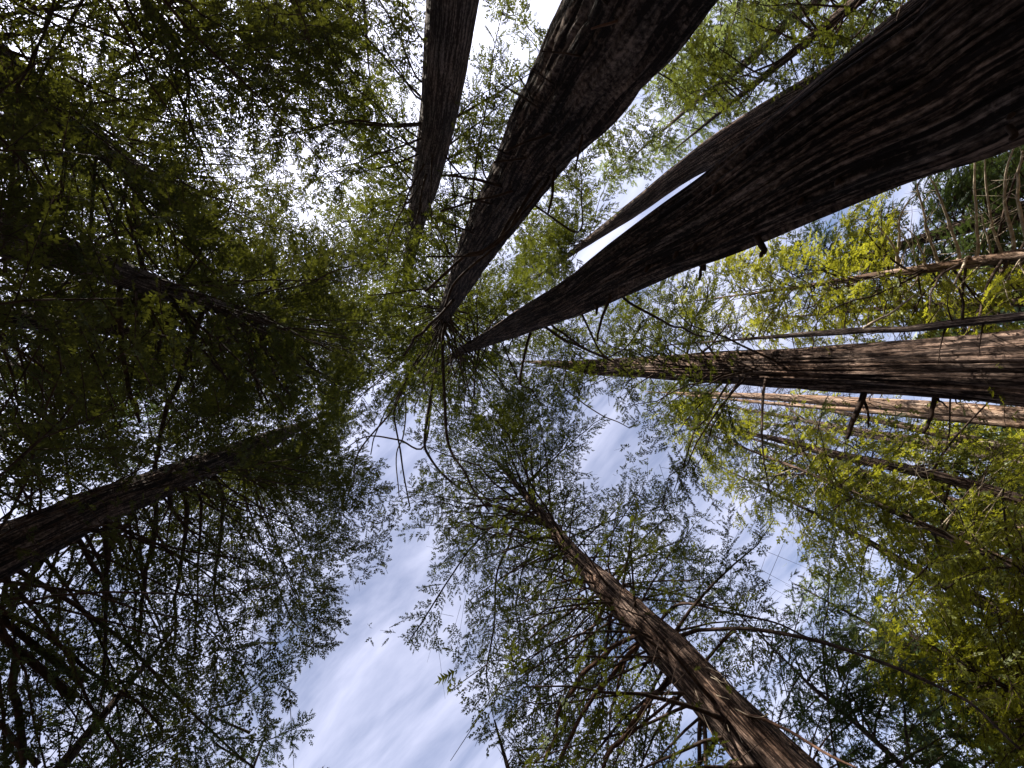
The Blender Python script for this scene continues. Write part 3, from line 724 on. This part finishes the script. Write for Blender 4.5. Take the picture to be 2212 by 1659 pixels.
# thin crooked stem
branch(t6, q(6, '1180,460 1270,410 1350,370 1430,310 1490,258'), 3.0, .97, tip=0.5, mat=WOOD_PALE)
branch(t6, q(6, '1810,425 1815,350 1820,300 1790,210'), 3.2, .97, tip=0.5)
branch(t6, q(6, '460,525 430,505 390,560'), 2.6, .97, tip=0.4)
branch(t6, q(6, '830,505 850,560 840,600'), 2.0, .97, tip=0.4, name='branch_stub')
branch(t7, q(6, '660,970 760,1035 880,1110 1000,1190 1130,1262'), 1.9, .8, tip=0.4)
# comb of bare branches on the greyish trunk
for s, hw in (('1910,1640 1905,1520 1900,1400 1895,1200 1890,1040', 3.6), ('2060,1630 2020,1500 1990,1400 1965,1200 1960,1020', 3.0), ('2140,1600 2120,1480 2100,1350 2085,1220 2110,1060 2165,940', 3.8), ('2225,1520 2190,1400 2170,1250 2175,1100 2200,980', 4.2), ('1795,1640 1750,1500 1700,1380 1650,1250 1605,1155', 3.4), ('1630,1640 1590,1500 1560,1400 1540,1280 1518,1185', 3.0), ('1390,1680 1400,1560 1410,1420 1450,1330 1520,1250', 3.0), ('1400,1680 1330,1540 1230,1440 1120,1420', 2.8), ('1560,1680 1520,1560 1450,1480', 2.4), ('2000,1640 1960,1480 1930,1360', 2.2), ('2260,1560 2250,1300 2270,1050', 3.4)):
    branch(t9, q(3, s), hw, .94, tip=0.35, mat=WOOD_PALE, twigs=9, label='bare pale branch with fine twigs')
branch(t9, q(6, '1850,0 1820,60 1790,120 1755,180'), 3.0, .92, tip=0.5, mat=WOOD_PALE)
branch(t9, q(6, '1545,100 1510,160 1450,240 1390,300'), 2.6, .93, tip=0.4, mat=WOOD_PALE)
for s in ('1240,110 1330,180 1400,100 1460,60', '1080,170 1060,240 1100,330', '900,170 960,260 860,300', '760,210 700,290 560,330', '840,190 700,110 620,60', '980,160 900,80 830,20', '700,230 620,320 480,380', '1280,130 1240,40 1120,0'):
    branch(t9, q(6, s), 1.8, .95, leafy=0.95, tip=0.3, wide=0.26)
# slanting reddish trunk at the lower middle
for s, hw, k, lf in (
    ('1480,225 1290,205 1240,170 1200,140 1120,105 1000,95 900,110 800,30', 3.6, .98, 0.6),
    ('1050,40 960,110 870,200 700,430 540,680 450,830', 2.8, .9, 1.1),
    ('1110,120 1080,230 1010,400 990,700 970,860 950,1000 960,1220', 2.8, .9, 1.0),
    ('1640,460 1500,440 1400,460 1300,450', 4.4, .97, 0.5),
    ('1300,450 1180,560 1080,480', 2.0, .97, 0.6),
    ('1690,545 1620,560 1560,590 1500,630 1460,670 1300,750 1180,860', 4.0, .94, 0.8),
    ('1640,500 1560,495 1480,515', 2.4, .97, 0.0),
    ('1700,610 1650,710 1600,800 1540,920 1500,1000', 4.2, 1.03, 0.5),
    ('1750,650 1735,770 1710,900 1690,1050 1690,1300 1680,1500', 4.0, 1.02, 0.7),
    ('1860,920 1820,1030 1790,1120 1760,1270 1740,1380 1710,1600', 3.6, .98, 0.3),
    ('2075,1030 2030,1130 2000,1250 1985,1330 1980,1400 1950,1659', 4.0, 1.0, 0.6),
    ('1750,430 1730,340 1740,250 1760,130 1780,30', 3.0, 1.02, 0.7),
    ('1800,440 1870,290 1940,200 2000,130 2130,20', 3.0, 1.04, 0.7),
    ('1760,415 1860,330 1930,295 2000,270 2212,180', 3.0, 1.0, 0.7),
    ('1830,480 2000,500 2212,540 2400,600', 3.2, .98, 0.8),
    ('1840,470 1930,455 2212,445 2350,430', 2.8, .98, 0.8),
    ('1900,580 2000,570 2212,580 2400,610 2600,640', 2.8, .96, 0.8),
    ('1870,910 1930,945 2030,975', 2.4, .97, 0.0),
    ('1980,640 2100,720 2200,820', 2.6, 1.0, 0.5),
    ('1850,380 1900,520 2050,690 2200,800', 2.2, .98, 0.6),
    ('1330,60 1200,300 1130,600 1160,800 1100,870', 2.2, .94, 0.9),
    ('1420,150 1400,330 1440,420 1500,620', 2.0, 1.02, 0.8),
    ('1450,220 1440,420 1380,640 1300,900 1350,1100 1390,1290', 2.2, .98, 1.0),
    ('1240,20 1260,120 1240,200', 2.0, .97, 0.5),
    ('1270,850 1180,850 1080,830 1000,790', 1.6, .98, 0.5), ('1280,910 1100,955 900,960', 1.8, .98, 0.7)):
    branch(t11, q(8, s), hw, k, leafy=lf, tip=0.35, mat=WOOD if lf > .55 else WOOD_RED, wide=0.2)
for s, hw, k in (('1985,800 1920,800 1850,820 1780,870 1700,930 1620,985 1560,1050 1530,1130 1480,1200 1420,1290 1390,1400 1350,1510 1330,1600', 5.2, .9),
                 ('1930,850 1880,910 1820,970 1750,1060 1680,1130 1610,1220 1540,1350 1470,1500 1420,1600', 5.4, .93),
                 ('2120,1090 2060,1150 2000,1200 1930,1310 1850,1430 1790,1510 1740,1550 1700,1659', 5.6, .9)):
    branch(t11, q(8, s), hw, k, tip=0.55, mat=WOOD_RED, twigs=3)
branch(t11, q(8, '1740,1550 1725,1580 1700,1590'), 3, .93, mat=WOOD_RED, tip=.5)
branch(t11, q(9, '-60,860 0,800 60,770 120,765 360,765 600,790 900,850 1200,940 1500,1060 1700,1160 1900,1280 2200,1540'), 5.0, .8, tip=0.3, label='long bare dark limb sweeping right')
branch(t11, q(9, '-20,600 300,650 560,710 800,800 1000,860 1250,900'), 3.0, .9, leafy=0.5, tip=0.3)
branch(t11, q(9, '330,1290 420,1320 500,1330 600,1370 700,1420 900,1550 1000,1600 1120,1659'), 4.6, .92, tip=0.4, mat=WOOD_RED, face=True)
branch(t11, q(9, '120,1300 110,1400 105,1659'), 5.0, .97, tip=0.7)
branch(t11, q(9, '140,1330 145,1450 150,1659'), 5.0, .97, tip=0.7)
branch(t11, q(9, '290,1659 320,1620 345,1640'), 5, .97, tip=0.7)
for s in ('330,760 360,800 470,960 600,1060', '230,1090 280,1060 340,1080', '-10,900 60,990 130,960'):
    branch(t11, q(9, s), 2.0, .95, tip=0.3, face=True)
for s in ('160,1010 230,1040 270,1080 300,1130', '150,1060 220,1090 260,1140', '170,1040 250,1100 290,1100', '90,1190 200,1240 330,1330', '200,1230 260,1300 300,1420', '330,1270 470,1330 560,1310', '80,1150 130,1300 200,1470', '300,1330 350,1420 390,1500', '180,1120 210,1180 300,1210'):
    branch(t11, q(9, s), 1.3, .96, tip=0.5, face=True, mat=WOOD_PALE, name='hanging_twig')
for s, k in (('1253,1500 1235,1350 1220,1200 1200,1080', .98), ('1280,1400 1290,1260 1310,1120', .98), ('1300,1380 1400,1290 1500,1200 1600,1120 1690,1050', .93), ('1100,1370 1030,1300 950,1260 800,1240', .95), ('1270,1480 1400,1450 1520,1460', .97), ('1150,1420 1050,1400 880,1370', .96), ('1180,1500 1000,1500 850,1560', .95), ('1230,1440 1330,1340 1440,1220 1500,1130', .98)):
    branch(t11, q(5, s), 2.0, k, leafy=1.1, tip=0.3, wide=0.2)
# left trunks
for s, hw, lf in (('690,90 700,300 705,450 700,600 690,800 680,1100', 6.0, 0.6), ('1010,-20 980,250 945,420 920,600 905,760 900,900', 5.2, 0.6), ('1210,-40 1180,300 1150,500 1135,700 1130,900', 4.8, 0.7), ('1450,-60 1400,350 1390,480 1400,600 1450,780', 4.0, 0.7), ('520,190 600,340 660,430 690,500 730,580 745,680', 5.0, 0.4), ('270,320 200,410 150,480 80,560 30,620', 5.6, 0.4), ('850,70 600,300 450,440 350,560', 3.0, 0.6), ('740,50 900,180 1050,250 1300,390 1600,600', 3.6, 0.7), ('860,40 700,220 560,420 440,660', 3.0, 0.6), ('1300,-50 1290,300 1270,600 1260,900', 3.2, 0.8), ('1130,0 1200,90 1380,200 1500,330 1600,370', 3.0, 0.6)):
    branch(t12, q(7, s), hw, .92, leafy=lf, tip=0.35, wide=0.2)
for s, hw, lf in (('780,150 790,400 815,700 850,900 880,1000 920,1080', 6.0, 0), ('1115,290 1060,480 1010,640 990,740', 5.0, 0), ('1125,290 1230,480 1290,560 1350,650 1490,810', 5.2, 0), ('1315,350 1230,560 1170,780 1110,900 1080,960 1040,1150 1020,1270 960,1470', 6.0, 0), ('1630,450 1620,600 1640,750 1690,920', 4.2, 0), ('1690,460 1710,560 1730,650 1800,800 1880,900', 4.2, 0), ('1620,450 1500,530 1430,620 1350,640 1200,720', 3.0, 0), ('1620,450 1450,520 1300,560 1230,580', 2.8, 0), ('1430,620 1470,700 1560,800', 2.0, 0.5), ('1640,380 1610,330 1500,270 1350,200 1210,110 1100,20', 3.4, 0.5), ('1610,330 1610,200 1600,0', 2.4, 0.5), ('890,200 886,250 884,280', 4.0, 0), ('1460,370 1480,400 1440,420 1465,450', 2.4, 0), ('1690,860 1760,870 1840,885', 1.8, 0.4), ('1040,1200 1120,1240 1200,1290', 1.6, 0.4), ('1180,750 1280,680 1340,640', 2.4, 0), ('1010,640 900,680 800,720 730,850', 2.4, 0.4)):
    branch(t13, q(4, s), hw, .9, leafy=lf, tip=0.45, twigs=2 if hw > 3 else 0)
# corner limbs of the fir at the lower left
branch(e3, q(7, '-60,640 20,650 200,720 330,810 450,920 560,1010 680,1100 870,1240 1070,1400'), 6.0, .95, leafy=0.7, tip=0.4)
branch(e3, q(7, '0,780 50,840 80,900 85,1050 90,1200 110,1450 150,1659'), 7.0, .95, leafy=0.6, tip=0.7)
branch(e3, q(7, '0,1370 50,1440 100,1500 150,1640'), 5.0, .95, leafy=0.6, tip=0.7)
branch(e3, q(7, '690,1100 750,1230 780,1400 760,1600'), 3.0, .95, leafy=0.7)
branch(e3, q(7, '690,1100 850,1115 1000,1160 1150,1250'), 3.4, .95, leafy=0.7)
branch(e4, q(7, '1400,1500 1520,1470 1620,1475 1700,1480 1780,1460 1850,1430 1915,1405 1970,1378'), 2.0, 1.0, leafy=1.3, tip=0.3, wide=0.16)
branch(e4, q(7, '1350,1300 1500,1250 1650,1150 1750,1050 1880,985'), 2.2, 1.0, leafy=1.1, wide=0.2)
branch(t12, q(7, '2000,760 2010,860 2050,850 2150,830'), 1.2, .9, leafy=0.6)
for s in ('1900,700 2050,690 2120,700 2200,690', '2050,480 2130,470 2150,490', '1950,600 2050,560 2130,600'):
    branch(t12, q(7, s), 1.6, .9, leafy=1.0, wide=0.2)
branch(e10, q(8, '1240,1659 1150,1560 1080,1480 1020,1410'), 1.8, 1.0, leafy=1.1, wide=0.2)
branch(e10, q(8, '1360,1600 1250,1480 1180,1400 1155,1375'), 1.6, 1.0, leafy=1.0, wide=0.2)
branch(e10, q(8, '1400,1500 1260,1290 1150,1260 1080,1290'), 1.6, .95, leafy=1.0, wide=0.2)
# upper left corner limbs
for tr, s in ((e5, '340,60 290,220 200,400 120,560 90,720 70,900'), (e5, '1180,0 1190,120 1220,330'), (e1, '100,950 170,1120 230,1350 210,1480 160,1600'), (e1, '620,960 480,1060 380,1130'), (e6, '1680,0 1690,180 1640,420 1620,640'), (e6, '1900,0 2050,200 2212,400'), (e6, '1270,300 1260,500 1290,700'), (t14, '1040,620 1120,760 1160,900'), (e6, '1770,760 1830,860 1870,980')):
    branch(tr, q(1, s), 3.0, .95, leafy=0.4, tip=0.4)
dead(t7, 13, 24, 150, 3.0, thick=0.016); dead(t8b, 14, 27, 170, 3.4, thick=0.016); dead(t8c, 14, 27, 170, 3.4, thick=0.016)
dead(t8, 7, 17, 60, 2.2, WOOD_PALE, sub=3); dead(t9, 4, 12, 60, 2.4, WOOD_PALE, thick=0.014); dead(t10, 4, 12, 110, 2.8)
dead(tr1, 5, 16, 60, 2.4, WOOD_PALE); dead(tr2, 3.5, 12, 70, 2.6, WOOD_PALE); dead(tr3, 3.5, 13, 60, 2.6, WOOD_PALE); dead(tr5, 4, 12, 80, 3, WOOD); dead(t6, 5, 12, 30, .9)
dead(t3, 10, 18, 12, 0.8); dead(t1, 12, 24, 30, 1.5, thick=.014); dead(t15, 8, 20, 50, 2.0); dead(tr6, 8, 18, 50, 2.4, WOOD_PALE)

# ------------------------------------------------------------------ how closed the canopy is, by bearing (0 open sky .. 9 shut)
CANOPY = """
6648878999 9555551111 1189999999 99
4568878999 9755552111 1799999999 99
8688885788 8644454311 4888898888 88
8888875887 8744665311 2687798888 88
8888876466 6667652257 6678888888 88
8888777553 6888854677 5566788888 88
8888888776 7888765785 3378889788 88
4888888888 8899868975 5888988999 88
5678888888 8899989987 7665689999 88
5889999999 9999999865 5667679998 88
6899999999 9998877755 5689977788 88
7899999999 9998788887 7788888888 88
7888788888 9987777802 3887343345 66
6877467878 9977788801 3987544557 99
6876568999 9866777911 3988777778 99
5667788889 9836788947 7788888899 99
6647778878 8412888988 8866678999 98
5466778877 4201777888 7763168999 87
7666778885 2002388877 5774135789 87
6777888885 1214178777 5763567777 77
6688888861 0000257886 6555677777 88
6678878720 0000146887 5334567777 88
7678877732 0000066887 4334556777 68
7688887410 0000008887 4333346777 78
"""
CAN = np.array([[int(c) for c in r.replace(' ', '')] for r in CANOPY.split('\n') if r.strip()], float)
CELL = 14.0
GX, GY = int(W0 / CELL) + 1, int(H0 / CELL) + 1
def canopy_goal():
    xs = (np.arange(GX) + 0.5) * CELL; ys = (np.arange(GY) + 0.5) * CELL
    gx = np.clip(xs / 69.125 - 0.5, 0, 30.999); gy = np.clip(ys / 69.125 - 0.5, 0, 22.999)
    ix, iy = gx.astype(int), gy.astype(int); fx, fy = (gx - ix)[None], (gy - iy)[:, None]
    C = CAN[iy][:, ix] * (1 - fx) * (1 - fy) + CAN[iy][:, ix + 1] * fx * (1 - fy) + CAN[iy + 1][:, ix] * (1 - fx) * fy + CAN[iy + 1][:, ix + 1] * fx * fy
    X, Y = np.meshgrid(xs, ys)
    n = vnoise(X / 62, Y / 62, X * 0 + 2) * 0.6 + vnoise(X / 26, Y / 26, X * 0 + 8) * 0.4
    C = C + (n - 0.5) * (10.5 - 1.0 * np.clip((860 - X) / 80, 0, 1)) * np.clip(C / 4, 0, 1) * np.clip((10.5 - C) / 3, 0.25, 1)
    C = np.clip(C / 9.0, 0, 1) * 0.965
    LL = np.clip((Y - 1050) / 150, 0, 1) * np.clip((720 - X) / 80, 0, 1)
    C *= 1 - 0.34 * LL
    C *= 1 + 0.03 * np.clip((820 - X) / 80, 0, 1) * (Y < 1050)
    C *= 1 - 0.27 * np.clip((X - 860) / 80, 0, 1) * np.clip((1750 - X) / 100, 0, 1) * np.clip((Y - 900) / 120, 0, 1)
    C[C < 0.10] = 0
    return -np.log(1 - C) * (1 + 0.35 * np.clip((X - 1650) / 100, 0, 1) * np.clip((Y - 820) / 80, 0, 1))
GOAL = canopy_goal()
# where the clear stems stand: distance of the nearest stem in each cell
STEM = np.full((GY, GX), 1e9); STEMC = np.ones((GY, GX))
for t in TREES:
    pu = np.interp(np.linspace(0, len(t.pu) - 1, 900), np.arange(len(t.pu)), t.pu)
    pv = np.interp(np.linspace(0, len(t.pu) - 1, 900), np.arange(len(t.pu)), t.pv)
    pdd = np.interp(np.linspace(0, len(t.pu) - 1, 900), np.arange(len(t.pu)), t.pd)
    rd = np.interp(np.linspace(0, len(t.pu) - 1, 900), np.arange(len(t.pu)), t.rad)
    zz = np.interp(np.linspace(0, len(t.pu) - 1, 900), np.arange(len(t.pu)), t.path[:, 2])
    for u, v, d, r, z in zip(pu, pv, pdd, rd, zz):
        if d < 0.6: continue
        h = r / d * FPX
        if h < 5 or u < -h or v < -h or u > W0 + h or v > H0 + h: continue
        x0, x1 = int(max(0, (u - h) / CELL)), int(min(GX - 1, (u + h) / CELL))
        y0, y1 = int(max(0, (v - h) / CELL)), int(min(GY - 1, (v + h) / CELL))
        dist = math.hypot(math.sqrt(u * 0), d)
        for yy in range(y0, y1 + 1):
            for xx in range(x0, x1 + 1):
                if ((xx + .5) * CELL - u) ** 2 + ((yy + .5) * CELL - v) ** 2 < (h + 3) ** 2 and d < STEM[yy, xx]:
                    STEM[yy, xx] = d; STEMC[yy, xx] = 0.96 if (t is t13 and u < 215) or t is t14 else 0.6 if (t is t1 and v > 470) or (t is t12 and u > 480) or (t is t13 and u > 560) else t.clear
# bare limbs that stand clear of the leaves in front
LC = 7.0
LX, LY = int(W0 / LC) + 1, int(H0 / LC) + 1
LIMB = np.full((LY, LX), 1e9)
for C, rad in BARE:
    Ci = catmull(C, len(C) * 8)
    a, c, z = project(Ci)
    hw = np.interp(np.linspace(0, 1, len(Ci)), np.linspace(0, 1, len(rad)), rad) / np.maximum(z, .5) * FPX
    for i in range(len(Ci)):
        if z[i] < .5: continue
        for ox in (-1, 0, 1):
            for oy in (-1, 0, 1):
                xx, yy = int((a[i] + ox * (hw[i] + 4)) // LC), int((c[i] + oy * (hw[i] + 4)) // LC)
                if 0 <= xx < LX and 0 <= yy < LY: LIMB[yy, xx] = min(LIMB[yy, xx], z[i])
ACC = np.zeros((GY, GX))
REACH = {t11.id: lambda u, v: u < 1660, t5.id: lambda u, v: u < 1600, e12.id: lambda u, v: v > 1400, t16.id: lambda u, v: v > 1180, e11.id: lambda u, v: v > 1150 and u > 1750, e3.id: lambda u, v: v > 1200, e4.id: lambda u, v: v > 1150 and u < 720, e10.id: lambda u, v: v > 1350,
         e16.id: lambda u, v: u < 190, t9.id: lambda u, v: u < 1925 or v > 600, t10.id: lambda u, v: u < 1925 or v > 585, e9.id: lambda u, v: v < 240, e8.id: lambda u, v: v < 420}
order = rng.permutation(len(BOUGHS))
def rank(i):
    b = BOUGHS[i]
    s = -10.0 * b['prio']
    if b['t'].leaf in ('cedar', 'blue'): s += 0.04 * np.linalg.norm(b['pos'].mean(0) - CAM) + 0.5 * rng.random()
    else: s += 2 * rng.random()
    return s
order = sorted(order, key=rank)
GAIN = 0.85
for bi in order:
    b = BOUGHS[bi]; t = b['t']
    n = len(b['pos'])
    u, v, d = project(b['pos'])
    dist = np.linalg.norm(b['pos'] - CAM, axis=1)
    inside = (d > 0.5) & (u > 0) & (v > 0) & (u < W0) & (v < H0)
    size = np.clip(dist * 0.0165, 0.18, 0.62) * rng.uniform(0.8, 1.2, n) * b['sc']
    px = size / np.maximum(d, 1) * FPX
    vw = (b['pos'] - CAM) / dist[:, None]; nv = b['nm'] / np.linalg.norm(b['nm'], axis=1, keepdims=True)
    area = px * px * 0.17 / (CELL * CELL) * (0.22 + 0.78 * np.abs((vw * nv).sum(1)))
    keep = np.zeros(n, bool)
    rnd = rng.random(n)
    xi = np.clip((u / CELL).astype(int), 0, GX - 1); yi = np.clip((v / CELL).astype(int), 0, GY - 1)
    lx = np.clip((u / LC).astype(int), 0, LX - 1); ly = np.clip((v / LC).astype(int), 0, LY - 1)
    bl = b['bl']
    st = STEM[yi, xi]; goal = GOAL[yi, xi] * GAIN
    ok = (dist > 4.2)
    front = inside & (st < 1e8) & (d < st)
    ok &= ~(front & (rnd > STEMC[yi, xi]))
    ok &= ~(inside & (d > st) & (rnd > 0.07))
    lm = LIMB[ly, lx]
    ok &= ~(inside & (lm < 1e8) & (d < lm - 0.2) & (rnd < 0.88))
    if t.id in REACH and not b['prio']:
        f_ = REACH[t.id]
        ok &= ~inside | np.array([f_(x, y) for x, y in zip(u, v)])
    ok &= ~(inside & (goal < (0.02 if not b['prio'] else -1)))
    starts = np.flatnonzero(np.r_[True, bl[1:] != bl[:-1]]); ends = np.r_[starts[1:], n]
    fr = rng.random(len(starts))
    for q_, (s0, s1) in enumerate(zip(starts, ends)):
        ins = inside[s0:s1]
        if not ins.any():
            if fr[q_] < (0.09 if t.path[3][0] > 3 else 0.20): keep[s0:s1] = ok[s0:s1]
            continue
        sel = np.arange(s0, s1)[ins & ok[s0:s1]]
        if not len(sel): continue
        gg = goal[sel]
        if b['prio']: gg = np.where(gg > 0.06, np.maximum(gg * 1.25, 0.75), 0.35)
        if (gg - ACC[yi[sel], xi[sel]]).mean() > 0:
            keep[sel] = True
            vs = sel[d[sel] <= st[sel]]
            np.add.at(ACC, (yi[vs], xi[vs]), area[vs])
    b['keep'] = keep; b['size'] = size
print('boughs', len(BOUGHS), 'candidates', sum(len(b['pos']) for b in BOUGHS), 'kept', sum(int(b['keep'].sum()) for b in BOUGHS))

# ------------------------------------------------------------------ spray shapes: (triangles, 3, 3), stem along x
def spray_fan(r):
    """flat needled twig: narrow leaflets on both sides"""
    T = []
    n = 5
    for i in range(n):
        x = 0.06 + 0.8 * i / n
        for s in (-1, 1):
            l = (0.30 - 0.14 * abs(i / n - 0.35)) * r.uniform(0.8, 1.15)
            a = math.radians(r.uniform(40, 62))
            z = r.uniform(-0.06, 0.06)
            w = 0.085
            T.append([(x - w, 0, 0), (x + w, 0, 0), (x + l * math.cos(a), s * l * math.sin(a), z)])
    T.append([(0.82, -.045, 0), (0.82, .045, 0), (1.08, 0, 0)])
    return T
def spray_fork(r):
    """forked twig: blunt little fingers"""
    T = []
    x = 0.02
    for i in range(5):
        s = 1 if i % 2 else -1
        x = 0.05 + i * 0.155
        l = r.uniform(0.30, 0.46) * (1 - 0.25 * i / 6); a = math.radians(r.uniform(28, 55)) * s
        c, sn = math.cos(a), math.sin(a); w = r.uniform(0.07, 0.11); z = r.uniform(-0.08, 0.08)
        p0 = np.array([x, 0, 0]); p1 = np.array([x + l * c, l * sn, z]); m = p0 * .4 + p1 * .6; pr = np.array([-sn, c, 0]) * w
        T.append([p0, m - pr, m + pr]); T.append([m - pr, p1, m + pr])
    p0, p1, m = np.array([.55, 0, 0]), np.array([1.08, r.uniform(-.08, .08), 0.03]), np.array([.84, 0, 0]); pr = np.array([0, .06, 0])
    T.append([p0, m - pr, m + pr]); T.append([m - pr, p1, m + pr])
    T.append([(0.0, -.03, 0), (.5, .04, 0.02), (0.65, -.03, 0)])
    return T
rs = random.Random(3)
SHAPES = [np.array(spray_fan(rs), float) for _ in range(3)] + [np.array(spray_fork(rs), float) for _ in range(4)]
PICK = {'dark': [0, 1, 3, 4, 5, 6], 'redwood': [0, 1, 3, 4, 5, 6], 'fir': [0, 1, 2, 2, 3], 'cedar': [3, 4, 5, 6, 0], 'blue': [0, 1, 2, 3]}
tri_total = 0
n_branch = 0
for t in TREES:
    bs = [b for b in BOUGHS if b['t'] is t]
    V, TI = [], []
    for b in bs:
        k = b['keep']
        if not k.any(): continue
        p, di, nm, sz, bl = b['pos'][k], b['di'][k], b['nm'][k], b['size'][k], b['bl'][k]
        X = di; Yv = np.cross(nm, X); Yv /= np.linalg.norm(Yv, axis=1, keepdims=True) + 1e-6; Z = np.cross(X, Yv)
        sh = rng.choice(PICK[t.leaf], len(p))
        btint = rng.normal(0.42, 0.16)
        for s in set(sh.tolist()):
            m = sh == s
            S = SHAPES[s]
            asp = rng.uniform(0.8, 1.15, m.sum())
            W = (S[None, ..., 0, None] * X[m][:, None, None] + S[None, ..., 1, None] * asp[:, None, None, None] * Yv[m][:, None, None] + S[None, ..., 2, None] * Z[m][:, None, None]) * sz[m][:, None, None, None] + p[m][:, None, None]
            V.append(W.reshape(-1, 3))
            TI.append(np.repeat(np.clip(btint + rng.normal(0, 0.2, m.sum()), 0, 1), len(S)))
        # wood of the bough
        if b['wood']:
            ff = b['f'][bl]
            fm = np.percentile(ff, 92)
            if k.sum() >= 4:
                nn = len(b['pts']); end = max(2, int(math.ceil(fm * (nn - 1))))
                pts = b['pts'][:end + 1]
                pu, pv, pz = project(pts)
                ok = [not (z > 0.5 and 0 < a < W0 and 0 < c < H0 and GOAL[int(c / CELL), int(a / CELL)] < 0.22) for a, c, z in zip(pu, pv, pz)]
                stop = next((i for i in range(2, len(ok)) if not ok[i]), len(ok))
                pts = pts[:max(3, stop)]; g = np.linspace(0, 1, len(pts))
                rad = b['rad0'] * (0.62 if t is e3 or t is t12 else 1.0) * (1 - 0.85 * g)
                mu, mv, md = project(pts[len(pts) // 2])
                px = b['rad0'] / max(md, 1) * FPX * 2
                vis = md > 1 and 0 < mu < W0 and 0 < mv < H0
                if vis and px > 1.8:
                    vv, f4, f3 = tube(pts, rad, 6)
                    mesh_obj('branch', vv, [f4, f3], WOOD, t.e, t.base, smooth=True); n_branch += 1
                else:
                    t.limbs.tube(pts, rad, 4)
        cnt = np.bincount(bl, minlength=len(b['f']))
        for j in np.nonzero(cnt >= 3)[0]:
            c0, d0, l0 = b['C'][j], b['dirs'][j], b['lb'][j] * min(1.0, 0.35 + 0.2 * cnt[j])
            t.limbs.tube([c0, c0 + d0 * l0 - np.array([0, 0, .15 * l0])], [0.007, 0.003], 3)
    o = t.limbs.obj('twigs', WOOD, t.e, t.base)
    if o: o['kind'] = 'stuff'
    if V:
        v = np.concatenate(V); nt_ = len(v) // 3; tri_total += nt_
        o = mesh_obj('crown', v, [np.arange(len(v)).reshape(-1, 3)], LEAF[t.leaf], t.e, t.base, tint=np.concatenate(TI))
        o['kind'] = 'stuff'
print('leaf triangles', tri_total, 'branches', n_branch)
short = np.clip(GOAL - ACC, 0, 9) * (GOAL > 0.4) * (STEM > 1e8)
rows = short[:GY // 5 * 5, :GX // 5 * 5].reshape(GY // 5, 5, GX // 5, 5).mean((1, 3))
if __import__('os').environ.get('SHOWGAP'):
    for r in rows: print(''.join(str(min(9, int(x * 4))) for x in r))
